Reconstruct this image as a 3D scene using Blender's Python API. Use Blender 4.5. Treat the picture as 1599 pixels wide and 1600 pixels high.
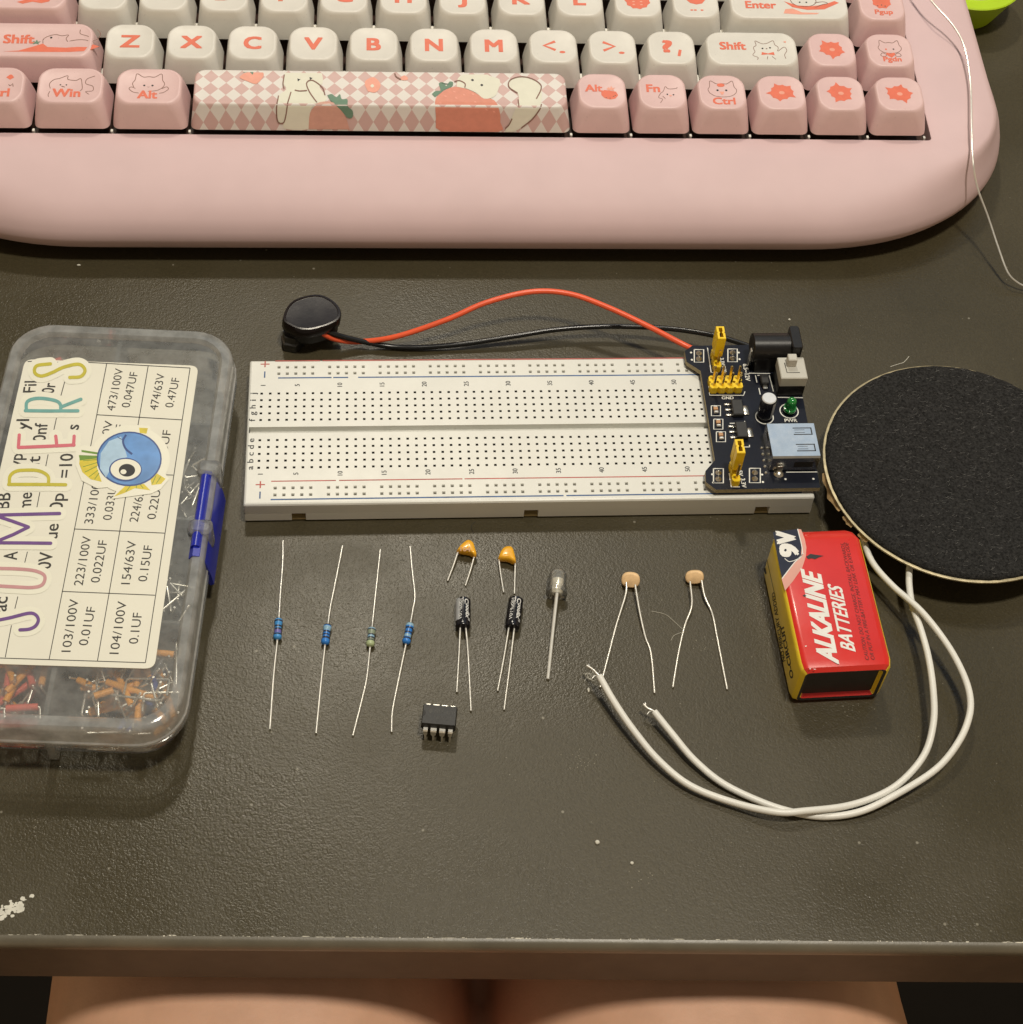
import bpy, bmesh, math, random
from mathutils import Vector, Matrix
random.seed(7)
S = 0.001                      # everything below is measured in millimetres
scene = bpy.context.scene
COL = scene.collection
for o in list(bpy.data.objects): bpy.data.objects.remove(o)

# ------------------------------------------------------------------ camera
CAM = (-43.37, -313.34, 397.16)
FPX = 2628.5
def _rot(r):
    a = math.sqrt(sum(v*v for v in r)); k = [v/a for v in r]
    return Matrix.Rotation(a, 3, Vector(k))
RW = _rot((-0.628403509, 0.0697822185, 0.0377906474))      # world -> camera
cd = bpy.data.cameras.new('camera'); cam = bpy.data.objects.new('camera', cd); COL.objects.link(cam)
cam.matrix_world = Matrix.Translation(Vector(CAM)*S) @ RW.transposed().to_4x4()
cd.sensor_width = 36; cd.lens = FPX/1600*36; cd.clip_start = 0.01; cd.clip_end = 20
scene.camera = cam

# ------------------------------------------------------------------ light of the room at night
w = bpy.data.worlds.new('World'); scene.world = w; w.use_nodes = True
nt = w.node_tree; bg = nt.nodes['Background']
tc = nt.nodes.new('ShaderNodeTexCoord'); sx = nt.nodes.new('ShaderNodeSeparateXYZ'); rp = nt.nodes.new('ShaderNodeValToRGB')
nt.links.new(tc.outputs['Generated'], sx.inputs[0]); nt.links.new(sx.outputs[2], rp.inputs[0]); nt.links.new(rp.outputs[0], bg.inputs[0])
rp.color_ramp.elements[0].position = 0.0; rp.color_ramp.elements[0].color = (1.0, 0.70, 0.38, 1)
rp.color_ramp.elements[1].position = 0.8; rp.color_ramp.elements[1].color = (0.12, 0.115, 0.105, 1)
e_ = rp.color_ramp.elements.new(0.35); e_.color = (0.38, 0.30, 0.20, 1)
bg.inputs[1].default_value = 0.74
def area(name, loc, target, size, power, col, shape='DISK', sy=None):
    l = bpy.data.lights.new(name, 'AREA'); l.shape = shape; l.size = size*S; l.energy = power; l.color = col
    if sy: l.size_y = sy*S
    o = bpy.data.objects.new(name, l); COL.objects.link(o); o.location = Vector(loc)*S
    o.rotation_euler = (Vector(target)-Vector(loc)).to_track_quat('-Z', 'Y').to_euler()
    return o
area('ceiling_lamp', (215, -130, 1500), (0, 0, 0), 150, 14.2, (1.0, 0.925, 0.79))
area('second_ceiling_lamp', (-75, 820, 1310), (0, 0, 0), 110, 6.0, (1.0, 0.90, 0.72))
area('monitor_glow', (170, 430, 540), (60, 0, 0), 680, .42, (0.55, 0.76, 1.0), 'RECTANGLE', 400)
scene.view_settings.view_transform = 'Standard'; scene.view_settings.look = 'None'
scene.view_settings.exposure = 0.14; scene.view_settings.gamma = 1
scene.cycles.max_bounces = 10; scene.cycles.transparent_max_bounces = 24

# ------------------------------------------------------------------ helpers
def at(px, py, z=0.0):
    """the point at height z (mm) seen at photo pixel px, py (used to survey the scene)"""
    d = RW.transposed() @ Vector(((px-800)/FPX, -(py-800)/FPX, -1.0))
    t = (z-CAM[2])/d.z
    return Vector(CAM) + d*t
_loc = {}
def thing(name, label, cat, loc, group=None, kind=None):
    o = bpy.data.objects.new(name, None); o.empty_display_size = 0.005; COL.objects.link(o)
    o.location = Vector(loc)*S; _loc[o.name] = Vector(loc)
    tag(o, label, cat, group, kind); return o
def tag(o, label, cat, group=None, kind=None):
    o['label'] = label; o['category'] = cat
    if group: o['group'] = group
    if kind: o['kind'] = kind
    return o
def part(name, bm, mats, parent=None, smooth=40, loc=None, recalc=True):
    """links bm (world millimetres) as one mesh object"""
    base = _loc[parent.name] if parent else Vector(loc or (0, 0, 0))
    if recalc: bmesh.ops.recalc_face_normals(bm, faces=bm.faces)
    for v in bm.verts: v.co = (v.co-base)*S
    me = bpy.data.meshes.new(name); bm.to_mesh(me); bm.free()
    for m in (mats if isinstance(mats, (list, tuple)) else [mats]): me.materials.append(m)
    if smooth:
        me.shade_smooth(); me.set_sharp_from_angle(angle=math.radians(smooth))
    o = bpy.data.objects.new(name, me); COL.objects.link(o)
    if parent: o.parent = parent
    else: o.location = base*S
    _loc[o.name] = base
    return o
def BM(): return bmesh.new()
def loft(bm, rings, cap0=True, cap1=True, mi=0, closed=True):
    vs = [[bm.verts.new(p) for p in r] for r in rings]
    n = len(rings[0]); fs = []
    for a, b in zip(vs, vs[1:]):
        for i in range(n if closed else n-1):
            fs.append(bm.faces.new((a[i], a[(i+1) % n], b[(i+1) % n], b[i])))
    if cap0: fs.append(bm.faces.new(vs[0][::-1]))
    if cap1: fs.append(bm.faces.new(vs[-1]))
    for f in fs: f.material_index = mi
    return fs
def rr(cx, cy, z, w_, d, r, n=5, ang=0.0):
    r = min(r, w_/2-1e-3, d/2-1e-3); out = []; ca, sa = math.cos(ang), math.sin(ang)
    for k, (sx_, sy_) in enumerate(((1, 1), (-1, 1), (-1, -1), (1, -1))):
        ox, oy = sx_*(w_/2-r), sy_*(d/2-r)
        for i in range(n+1):
            a = math.pi/2*k + math.pi/2*i/n
            x, y = ox+r*math.cos(a), oy+r*math.sin(a)
            out.append(Vector((cx+x*ca-y*sa, cy+x*sa+y*ca, z)))
    return out
def rbox(bm, cx, cy, z0, z1, w_, d, r=0.4, bev=0.25, ang=0.0, mi=0, n=3):
    bev = min(bev, (z1-z0)/2.01, w_/3, d/3)
    loft(bm, [rr(cx, cy, z0, w_-2*bev, d-2*bev, max(r-bev, .02), n, ang), rr(cx, cy, z0+bev, w_, d, r, n, ang),
              rr(cx, cy, z1-bev, w_, d, r, n, ang), rr(cx, cy, z1, w_-2*bev, d-2*bev, max(r-bev, .02), n, ang)], mi=mi)
def spl(pts, n=6):
    pts = [Vector(p) for p in pts]
    if len(pts) < 3: return pts
    P = [pts[0]*2-pts[1]] + pts + [pts[-1]*2-pts[-2]]; out = []
    for i in range(1, len(P)-2):
        a, b, c, d = P[i-1:i+3]
        for k in range(n):
            t = k/n
            out.append(0.5*((2*b)+(c-a)*t+(2*a-5*b+4*c-d)*t*t+(3*b-a-3*c+d)*t**3))
    out.append(pts[-1]); return out
def tube(bm, pts, r, ns=8, mi=0, caps=True):
    pts = [Vector(p) for p in pts]; rings = []; prev = None
    for i, p in enumerate(pts):
        t = (pts[min(i+1, len(pts)-1)]-pts[max(i-1, 0)]).normalized()
        if prev is None:
            u = t.orthogonal().normalized()
        else:
            u = (prev-t*prev.dot(t)).normalized()
        prev = u; v = t.cross(u)
        rad = r[i] if isinstance(r, (list, tuple)) else r
        rings.append([p+(u*math.cos(2*math.pi*k/ns)+v*math.sin(2*math.pi*k/ns))*rad for k in range(ns)])
    return loft(bm, rings, caps, caps, mi)
def lathe(bm, prof, p0, axis, ns=20, mi=0, mfun=None):
    """prof: list of (distance along axis, radius)"""
    ax = Vector(axis).normalized(); u = ax.orthogonal().normalized(); v = ax.cross(u); p0 = Vector(p0)
    for a, b in zip(prof, prof[1:]): pass
    rings = [[p0+ax*h+(u*math.cos(2*math.pi*k/ns)+v*math.sin(2*math.pi*k/ns))*max(r, 1e-3) for k in range(ns)] for h, r in prof]
    fs = loft(bm, rings, True, True, mi)
    if mfun:
        k = 0
        for j in range(len(prof)-1):
            for i in range(ns):
                fs[k].material_index = mfun(j, i); k += 1
    return fs
def poly(bm, pts, mi=0):
    f = bm.faces.new([bm.verts.new(p) for p in pts]); f.material_index = mi
    return f
def prism(bm, pts, z0, z1, mi=0, mside=None, bev=0):
    n = len(pts)
    rings = [[Vector((p[0], p[1], z0)) for p in pts], [Vector((p[0], p[1], z1-bev)) for p in pts]]
    if bev:
        c = sum((Vector((p[0], p[1], 0)) for p in pts), Vector())/n
        rr_ = []
        for p in pts:
            d = Vector((p[0], p[1], 0))-c; q = c+d*(1-bev/max(d.length, .01)); rr_.append(Vector((q.x, q.y, z1)))
        rings.append(rr_)
    fs = loft(bm, rings, True, True, mi)
    if mside is not None:
        for f in fs[:-2]: f.material_index = mside
    return fs
def ribbon(bm, pts, w_, mp=None, mi=0, n=5, smooth=True, rise=0.0, ends=False):
    """flat stroke of width w_; points 2-D (or 3-D with constant z), mp maps 2-D to 3-D; a self-crossing stroke rises a little along its way"""
    P = [Vector((p[0], p[1], p[2] if len(p) > 2 else 0)) for p in pts]
    if smooth: P = spl(P, n)
    L, Rr = [], []
    for i, p in enumerate(P):
        t = P[min(i+1, len(P)-1)]-P[max(i-1, 0)]; t.z = 0; t.normalize(); nn = Vector((-t.y, t.x, 0))*w_/2
        L.append(p+nn); Rr.append(p-nn)
    mp = mp or (lambda q: q)
    up = [Vector((0, 0, rise*i)) for i in range(len(P))]
    L = [mp(q)+u for q, u in zip(L, up)]; Rr = [mp(q)+u for q, u in zip(Rr, up)]
    a = [bm.verts.new(q) for q in L]; b = [bm.verts.new(q) for q in Rr]
    for i in range(len(P)-1):
        f = bm.faces.new((a[i], b[i], b[i+1], a[i+1])); f.material_index = mi
    if ends:
        for p, u in ((P[0], up[0]-Vector((0, 0, .002))), (P[-1], up[-1]+Vector((0, 0, .002)))):
            poly(bm, [mp(p+Vector((w_/2*math.cos(k*math.pi/8), w_/2*math.sin(k*math.pi/8), 0)))+u for k in range(16)], mi)
def circ(cx, cy, rx, ry=None, n=20, z=0, a0=0.0):
    ry = rx if ry is None else ry
    return [Vector((cx+rx*math.cos(a0+2*math.pi*k/n), cy+ry*math.sin(a0+2*math.pi*k/n), z)) for k in range(n)]
_txt = {}
def glyphs(body, bold=0.0, shear=0.0):
    k = (body, bold, shear)
    if k not in _txt:
        cu = bpy.data.curves.new('t', 'FONT'); cu.body = body; cu.size = 1; cu.offset = bold; cu.resolution_u = 3; cu.shear = shear
        ob = bpy.data.objects.new('t', cu); me = bpy.data.meshes.new_from_object(ob)
        vs = [v.co.copy() for v in me.vertices]; fs = [list(p.vertices) for p in me.polygons]
        bpy.data.objects.remove(ob); bpy.data.curves.remove(cu); bpy.data.meshes.remove(me)
        _txt[k] = (vs, fs)
    return _txt[k]
CAPH = max(v.y for v in glyphs('H')[0])
def text(bm, body, p0, p1, up, bold=0.0, mi=0, shear=0.0):
    """body from baseline start p0 to baseline end p1, capitals as tall as the vector up"""
    p0, p1, up = Vector(p0), Vector(p1), Vector(up)
    vs, fs = glyphs(body, 0.0, shear)
    if not vs: return
    x0 = min(v.x for v in vs); x1 = max(v.x for v in vs); xd = (p1-p0).normalized()*up.length; nn = (p1-p0).cross(up).normalized()
    k = max(0, bold-.004)*2.0; shifts = [(0, 0)] if k <= 0 else [(-k, -k*.6), (k, -k*.6), (0, 0), (-k, k*.6), (k, k*.6)]
    for q, (dx, dy) in enumerate(shifts):
        off = xd*dx+up*dy+nn*(.006*q)
        nv = [bm.verts.new(p0+(p1-p0)*((v.x-x0)/(x1-x0))+up*(v.y/CAPH)+off) for v in vs]
        for f in fs:
            try: bm.faces.new([nv[i] for i in f]).material_index = mi
            except ValueError: pass
def ctext(bm, body, c, h, bold=0.0, mi=0, wscale=1.0, xd=(1, 0, 0), yd=(0, 1, 0)):
    """text centred on c, capitals h tall"""
    vs, _ = glyphs(body, bold); k = h/CAPH
    wd = (max(v.x for v in vs)-min(v.x for v in vs))*k*wscale
    xd, yd, c = Vector(xd), Vector(yd), Vector(c)
    text(bm, body, c-xd*wd/2-yd*h/2, c+xd*wd/2-yd*h/2, yd*h, bold, mi)
def bez(cx, cy, pts): return [(cx+x, cy+y) for x, y in pts]

# ------------------------------------------------------------------ materials
def nodes_of(name):
    m = bpy.data.materials.new(name); m.use_nodes = True
    return m, m.node_tree.nodes, m.node_tree.links, m.node_tree.nodes['Principled BSDF']
def mm_coords(N, L, scale=(1, 1, 1)):
    t = N.new('ShaderNodeTexCoord'); mp = N.new('ShaderNodeMapping')
    mp.inputs['Scale'].default_value = tuple(1000*s for s in scale)
    L.new(t.outputs['Object'], mp.inputs[0]); return mp.outputs[0]
def noise(N, L, vec, scale, detail=3, rough=.55):
    n = N.new('ShaderNodeTexNoise'); n.inputs['Scale'].default_value = scale
    n.inputs['Detail'].default_value = detail; n.inputs['Roughness'].default_value = rough
    L.new(vec, n.inputs['Vector']); return n.outputs[0]
def mat(name, col, rough=.5, metal=0., var=.08, vs=.25, bump=0., bs=2., spec=.5, sss=0., coat=0., trans=0., specks=0.):
    """procedural surface: base colour with slight uneven tint, roughness noise, fine bump"""
    m, N, L, b = nodes_of(name); v = mm_coords(N, L)
    n1 = noise(N, L, v, vs)
    mx = N.new('ShaderNodeMix'); mx.data_type = 'RGBA'; mx.inputs[0].default_value = .5
    c = Vector(col)
    mx.inputs[6].default_value = (*[max(0, x*(1-var)) for x in c], 1); mx.inputs[7].default_value = (*[min(1, x*(1+var)) for x in c], 1)
    mr0 = N.new('ShaderNodeMapRange'); mr0.inputs[1].default_value = .3; mr0.inputs[2].default_value = .7
    L.new(n1, mr0.inputs[0]); L.new(mr0.outputs[0], mx.inputs[0])
    out = mx.outputs[2]
    if specks:
        vo = noise(N, L, v, 1.3, 2, .5); mrs = N.new('ShaderNodeMapRange'); mrs.inputs[1].default_value = .70; mrs.inputs[2].default_value = .74
        L.new(vo, mrs.inputs[0]); m2 = N.new('ShaderNodeMix'); m2.data_type = 'RGBA'
        mul = N.new('ShaderNodeMath'); mul.operation = 'MULTIPLY'; mul.inputs[1].default_value = specks
        L.new(mrs.outputs[0], mul.inputs[0]); L.new(mul.outputs[0], m2.inputs[0]); L.new(out, m2.inputs[6])
        m2.inputs[7].default_value = (*[x*.45 for x in c], 1); out = m2.outputs[2]
    L.new(out, b.inputs['Base Color'])
    mr = N.new('ShaderNodeMapRange'); mr.inputs[3].default_value = max(.02, rough-.07); mr.inputs[4].default_value = min(1, rough+.07)
    L.new(noise(N, L, v, vs*2.3), mr.inputs[0]); L.new(mr.outputs[0], b.inputs['Roughness'])
    b.inputs['Metallic'].default_value = metal; b.inputs['Specular IOR Level'].default_value = spec
    if sss: b.inputs['Subsurface Weight'].default_value = sss; b.inputs['Subsurface Radius'].default_value = (.004, .002, .001); b.inputs['Subsurface Scale'].default_value = .5
    if coat: b.inputs['Coat Weight'].default_value = coat; b.inputs['Coat Roughness'].default_value = .12
    if trans: b.inputs['Transmission Weight'].default_value = trans
    if bump:
        bp = N.new('ShaderNodeBump'); bp.inputs['Strength'].default_value = 1; bp.inputs['Distance'].default_value = bump*S
        L.new(noise(N, L, v, bs, 4, .6), bp.inputs['Height']); L.new(bp.outputs[0], b.inputs['Normal'])
    return m
def plastic_clear(name, tint, cloud, gloss_rough=.12, frost=.3):
    """thin translucent polypropylene: light passes, a milky share scatters, the surface shines"""
    m, N, L, b = nodes_of(name); N.remove(b); out = N['Material Output']; v = mm_coords(N, L)
    tr = N.new('ShaderNodeBsdfTransparent'); tr.inputs[0].default_value = (*tint, 1)
    df = N.new('ShaderNodeBsdfDiffuse'); df.inputs[0].default_value = (.85, .87, .86, 1)
    tl = N.new('ShaderNodeBsdfTranslucent'); tl.inputs[0].default_value = (.85, .87, .86, 1)
    gl = N.new('ShaderNodeBsdfGlossy'); gl.inputs['Roughness'].default_value = gloss_rough
    a = N.new('ShaderNodeMixShader'); a.inputs[0].default_value = .62; L.new(df.outputs[0], a.inputs[1]); L.new(tl.outputs[0], a.inputs[2])
    mr = N.new('ShaderNodeMapRange'); mr.inputs[1].default_value = .3; mr.inputs[2].default_value = .7
    mr.inputs[3].default_value = cloud*.7; mr.inputs[4].default_value = cloud*1.3
    L.new(noise(N, L, v, .2, 4), mr.inputs[0])
    c = N.new('ShaderNodeMixShader'); L.new(mr.outputs[0], c.inputs[0]); L.new(tr.outputs[0], c.inputs[1]); L.new(a.outputs[0], c.inputs[2])
    fr = N.new('ShaderNodeFresnel'); fr.inputs[0].default_value = 1.45
    d = N.new('ShaderNodeMixShader'); L.new(fr.outputs[0], d.inputs[0]); L.new(c.outputs[0], d.inputs[1]); L.new(gl.outputs[0], d.inputs[2])
    bp = N.new('ShaderNodeBump'); bp.inputs['Distance'].default_value = .00004; L.new(noise(N, L, v, .6, 3), bp.inputs['Height'])
    L.new(bp.outputs[0], gl.inputs['Normal']); L.new(bp.outputs[0], fr.inputs['Normal'])
    L.new(d.outputs[0], out.inputs[0]); return m
def desk_material():
    m, N, L, b = nodes_of('desk_laminate'); v = mm_coords(N, L)
    big = noise(N, L, v, .012, 4, .6); fine = noise(N, L, v, 1.9, 2, .5); grain = noise(N, L, v, .9, 1, .5)
    cr = N.new('ShaderNodeValToRGB'); L.new(big, cr.inputs[0])
    cr.color_ramp.elements[0].position = .3; cr.color_ramp.elements[0].color = (.049, .040, .0205, 1)
    cr.color_ramp.elements[1].position = .7; cr.color_ramp.elements[1].color = (.060, .0495, .027, 1)
    mx = N.new('ShaderNodeMix'); mx.data_type = 'RGBA'; mx.blend_type = 'OVERLAY'; mx.inputs[0].default_value = .35
    L.new(cr.outputs[0], mx.inputs[6]); L.new(fine, mx.inputs[7])
    # sparse pale dust
    vo = N.new('ShaderNodeTexVoronoi'); vo.inputs['Scale'].default_value = .16; L.new(v, vo.inputs['Vector'])
    lt = N.new('ShaderNodeMapRange'); lt.inputs[1].default_value = .075; lt.inputs[2].default_value = .045; L.new(vo.outputs['Distance'], lt.inputs[0])
    wn = N.new('ShaderNodeTexWhiteNoise'); L.new(vo.outputs['Color'], wn.inputs['Vector'])
    th = N.new('ShaderNodeMath'); th.operation = 'GREATER_THAN'; th.inputs[1].default_value = .86; L.new(wn.outputs['Value'], th.inputs[0])
    mu = N.new('ShaderNodeMath'); mu.operation = 'MULTIPLY'; L.new(lt.outputs[0], mu.inputs[0]); L.new(th.outputs[0], mu.inputs[1])
    mu2 = N.new('ShaderNodeMath'); mu2.operation = 'MULTIPLY'; mu2.inputs[1].default_value = .38; L.new(mu.outputs[0], mu2.inputs[0])
    dm = N.new('ShaderNodeMix'); dm.data_type = 'RGBA'; L.new(mu2.outputs[0], dm.inputs[0]); L.new(mx.outputs[2], dm.inputs[6]); dm.inputs[7].default_value = (.45, .42, .34, 1)
    vo2 = N.new('ShaderNodeTexVoronoi'); vo2.inputs['Scale'].default_value = .42; L.new(v, vo2.inputs['Vector'])
    wn2 = N.new('ShaderNodeTexWhiteNoise'); L.new(vo2.outputs['Color'], wn2.inputs['Vector'])
    l2 = N.new('ShaderNodeMapRange'); l2.inputs[1].default_value = .11; l2.inputs[2].default_value = .05; L.new(vo2.outputs['Distance'], l2.inputs[0])
    t2 = N.new('ShaderNodeMath'); t2.operation = 'GREATER_THAN'; t2.inputs[1].default_value = .90; L.new(wn2.outputs['Value'], t2.inputs[0])
    m2 = N.new('ShaderNodeMath'); m2.operation = 'MULTIPLY'; L.new(l2.outputs[0], m2.inputs[0]); L.new(t2.outputs[0], m2.inputs[1])
    m3 = N.new('ShaderNodeMath'); m3.operation = 'MULTIPLY'; m3.inputs[1].default_value = .28; L.new(m2.outputs[0], m3.inputs[0])
    dm2 = N.new('ShaderNodeMix'); dm2.data_type = 'RGBA'; L.new(m3.outputs[0], dm2.inputs[0]); L.new(dm.outputs[2], dm2.inputs[6]); dm2.inputs[7].default_value = (.40, .37, .28, 1)
    L.new(dm2.outputs[2], b.inputs['Base Color'])
    mr = N.new('ShaderNodeMapRange'); mr.inputs[1].default_value = .35; mr.inputs[2].default_value = .65; mr.inputs[3].default_value = .25; mr.inputs[4].default_value = .44
    L.new(big, mr.inputs[0]); L.new(mr.outputs[0], b.inputs['Roughness'])
    b.inputs['Specular IOR Level'].default_value = .34
    ad = N.new('ShaderNodeMath'); ad.operation = 'MULTIPLY_ADD'; ad.inputs[1].default_value = .45; L.new(grain, ad.inputs[0]); L.new(fine, ad.inputs[2])
    bp = N.new('ShaderNodeBump'); bp.inputs['Distance'].default_value = .000085; bp.inputs['Strength'].default_value = 1
    L.new(ad.outputs[0], bp.inputs['Height']); L.new(bp.outputs[0], b.inputs['Normal'])
    return m
M = {}
M['desk'] = desk_material()
M['lip'] = mat('desk_edge_metal_paint', (.12, .105, .075), .38, 0, .15, .08, .03, 1.5)
M['rail'] = mat('desk_rail_brown', (.085, .062, .043), .6, 0, .12, .1, .03, 1.)
M['chip'] = mat('chipped_paint', (.62, .58, .48), .7, 0, .1, .5)
M['speck'] = mat('dried_speck', (.22, .20, .15), .8, 0, .2, .5)
M['floor'] = mat('dark_floor', (.02, .018, .016), .7, 0, .2, .01)
M['skin'] = mat('skin', (.66, .385, .255), .5, 0, .05, .12, .08, .9, .4, .12)
M['shorts'] = mat('dark_cloth', (.03, .03, .035), .9, 0, .2, .2, .1, 2.)
M['case'] = mat('pink_case_plastic', (.63, .46, .468), .6, 0, .03, .05, .012, 4.)
M['plate'] = mat('dark_plate', (.05, .022, .014), .6, 0, .1, .2)
M['switch'] = mat('switch_white', (.75, .72, .66), .4, 0, .03, .2)
M['capw'] = mat('white_keycap', (.67, .64, .585), .42, 0, .03, .2, .02, 3., specks=.25)
M['capp'] = mat('pink_keycap', (.68, .47, .46), .42, 0, .03, .2, .02, 3., specks=.25)
M['red'] = mat('coral_print', (.72, .16, .09), .5, 0, .05, .5)
M['coral'] = mat('light_coral_print', (.78, .34, .25), .5, 0, .05, .5)
M['berry'] = mat('strawberry_print', (.66, .25, .175), .5, 0, .05, .5)
M['paleberry'] = mat('pale_strawberry_print', (.62, .33, .26), .5, 0, .05, .5)
M['line'] = mat('brown_line_print', (.22, .11, .08), .55, 0, .05, .5)
M['green'] = mat('green_leaf_print', (.13, .23, .16), .55, 0, .05, .5)
M['cream'] = mat('cream_print', (.70, .685, .57), .5, 0, .03, .3)
M['black'] = mat('black_print', (.012, .012, .014), .5, 0, .1, .5)
M['bboard'] = mat('breadboard_abs', (.69, .685, .635), .38, 0, .03, .08, .01, 2.)
M['hole'] = mat('contact_hole', (.035, .03, .022), .7, 0, .2, 1)
M['clip'] = mat('contact_clip', (.20, .185, .15), .45, .3, .2, 1)
M['bred'] = mat('faded_red_print', (.44, .10, .08), .6, 0, .25, .3)
M['bblue'] = mat('faded_blue_print', (.05, .11, .26), .6, 0, .25, .3)
M['foam'] = mat('tape_foam', (.38, .29, .13), .6, 0, .1, .3)
M['pcb'] = mat('pcb_navy', (.005, .0065, .014), .38, 0, .2, .2, .01, 1., spec=.22)
M['pcbedge'] = mat('pcb_fibre_edge', (.36, .30, .17), .7, 0, .25, 1.5, .05, 2.)
M['silk'] = mat('silkscreen_white', (.75, .74, .68), .6, 0, .03, 1)
M['yellow'] = mat('yellow_header_plastic', (.88, .60, .012), .38, 0, .05, .5, .01, 2.)
M['gold'] = mat('gold_pin', (.75, .55, .22), .25, 1, .1, 1)
M['tin'] = mat('tinned_lead', (.80, .78, .72), .34, .75, .06, .4)
M['solder'] = mat('solder', (.62, .60, .54), .32, 1, .1, 1, .05, 1.5)
M['blackp'] = mat('black_plastic', (.010, .009, .009), .36, 0, .15, .4, .01, 2., spec=.35)
M['snapblack'] = mat('glossy_brown_black_plastic', (.011, .0065, .0065), .22, 0, .15, .1, .01, .6, spec=.3)
M['blackm'] = mat('matt_black_plastic', (.022, .021, .020), .5, 0, .15, .4, .02, 2.)
M['grey'] = mat('switch_grey', (.50, .485, .43), .5, 0, .04, .3)
M['steel'] = mat('usb_steel', (.80, .79, .76), .22, 1, .04, .2)
M['dark'] = mat('dark_opening', (.01, .009, .008), .6, 0, .1, .5)
M['ledgreen'] = mat('green_led_resin', (.02, .26, .05), .12, 0, .1, .5, 0, 1, .5, 0, .3, .25)
M['capblack'] = mat('capacitor_sleeve', (.008, .008, .012), .22, 0, .1, .5)
M['capsilver'] = mat('capacitor_top', (.66, .68, .70), .35, .15, .05, .5)
M['capgrey'] = mat('capacitor_stripe', (.36, .37, .38), .4, 0, .05, .5)
M['capprint'] = mat('capacitor_print', (.68, .68, .66), .5, 0, .05, .5)
M['tan'] = mat('tan_chip', (.50, .27, .13), .5, 0, .1, .6)
M['bred9'] = mat('battery_red', (.62, .022, .016), .30, 0, .06, .1, .015, .8, coat=.25)
M['byel'] = mat('battery_yellow', (.82, .60, .03), .30, 0, .06, .1, .015, .8, coat=.25)
M['navy'] = mat('battery_navy', (.010, .012, .028), .3, 0, .1, .2)
M['bwhite'] = mat('battery_white', (.75, .74, .70), .4, 0, .05, .3)
M['bpink'] = mat('battery_pale_band', (.66, .33, .27), .4, 0, .08, .15)
M['bdark'] = mat('battery_dark_print', (.09, .008, .008), .5, 0, .1, .5)
M['felt'] = mat('black_felt', (.021, .0206, .0202), 1.0, 0, .7, 1.5, .5, 1.8, spec=.2)
M['gasket'] = mat('speaker_gasket', (.42, .36, .22), .45, .3, .3, .3, .05, 1.)
M['torn'] = mat('torn_paper', (.36, .24, .11), .8, 0, .3, .5, .1, 1.)
M['wirew'] = mat('white_wire', (.74, .73, .68), .38, 0, .04, .1)
M['wirer'] = mat('orange_red_wire', (.80, .105, .035), .33, 0, .06, .1)
M['wireb'] = mat('black_wire', (.008, .008, .008), .25, 0, .1, .1)
M['clearbox'] = plastic_clear('clear_polypropylene', (.98, .98, .96), .33)
M['clearrim'] = plastic_clear('clear_thick_polypropylene', (.97, .97, .95), .60)
M['clearbase'] = plastic_clear('clear_base_polypropylene', (.98, .98, .97), .20)
M['paper'] = mat('label_paper', (.72, .70, .60), .55, 0, .03, .04, .01, 1.)
M['stick'] = mat('sticker_film', (.75, .735, .62), .3, 0, .02, .1)
M['lineblk'] = mat('label_ink', (.03, .028, .025), .6, 0, .1, .5)
M['purple'] = mat('purple_ink', (.13, .05, .22), .4, 0, .1, .3)
M['lilac'] = mat('dusty_pink_ink', (.50, .25, .26), .4, 0, .08, .3)
M['lime'] = mat('chartreuse_ink', (.48, .42, .03), .4, 0, .08, .3)
M['rose'] = mat('rose_ink', (.58, .13, .17), .4, 0, .08, .3)
M['teal'] = mat('teal_ink', (.13, .34, .32), .4, 0, .08, .3)
M['fishblue'] = mat('fish_blue', (.10, .26, .58), .3, 0, .25, .12)
M['fishdark'] = mat('fish_dark_blue', (.02, .06, .22), .3, 0, .1, .3)
M['fishlight'] = mat('fish_light_blue', (.36, .52, .68), .3, 0, .1, .3)
M['fishyel'] = mat('fish_yellow', (.62, .50, .03), .35, 0, .15, .4)
M['fishgreen'] = mat('fish_green', (.12, .24, .02), .35, 0, .1, .4)
M['latch'] = mat('blue_latch', (.008, .018, .33), .3, 0, .1, .2)
M['limecup'] = mat('lime_plastic', (.42, .62, .015), .4, 0, .06, .06, .01, 1.)
M['limeband'] = mat('pale_lime', (.72, .76, .45), .4, 0, .06, .06)
M['rblue'] = mat('resistor_blue', (.06, .27, .60), .28, 0, .08, .6)
M['rblue2'] = mat('resistor_deep_blue', (.03, .19, .58), .28, 0, .08, .6)
M['rpale'] = mat('resistor_pale_blue', (.25, .42, .55), .28, 0, .08, .6)
M['rgreen'] = mat('resistor_grey_green', (.24, .29, .21), .35, 0, .08, .6)
M['rlime'] = mat('resistor_pale_green', (.38, .45, .25), .35, 0, .08, .6)
M['rviolet'] = mat('resistor_violet', (.15, .13, .40), .3, 0, .08, .6)
M['rdark'] = mat('resistor_dark_band', (.02, .025, .05), .3, 0, .08, .6)
M['ceramic'] = mat('orange_epoxy', (.84, .42, .02), .28, 0, .06, .4, .02, .8, coat=.3)
M['ldr'] = mat('tan_ceramic', (.82, .56, .30), .6, 0, .12, .6, .04, 1.5)
M['ledclear'] = None
M['jorange'] = mat('orange_sleeve', (.80, .34, .03), .4, 0, .1, .3)
M['jred'] = mat('red_sleeve', (.72, .11, .07), .4, 0, .1, .3)
M['jteal'] = mat('teal_sleeve', (.02, .17, .19), .4, 0, .1, .3)
M['jblue'] = mat('blue_sleeve', (.02, .05, .28), .4, 0, .1, .3)
M['jblack'] = mat('dark_sleeve', (.02, .02, .02), .4, 0, .1, .3)
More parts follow.
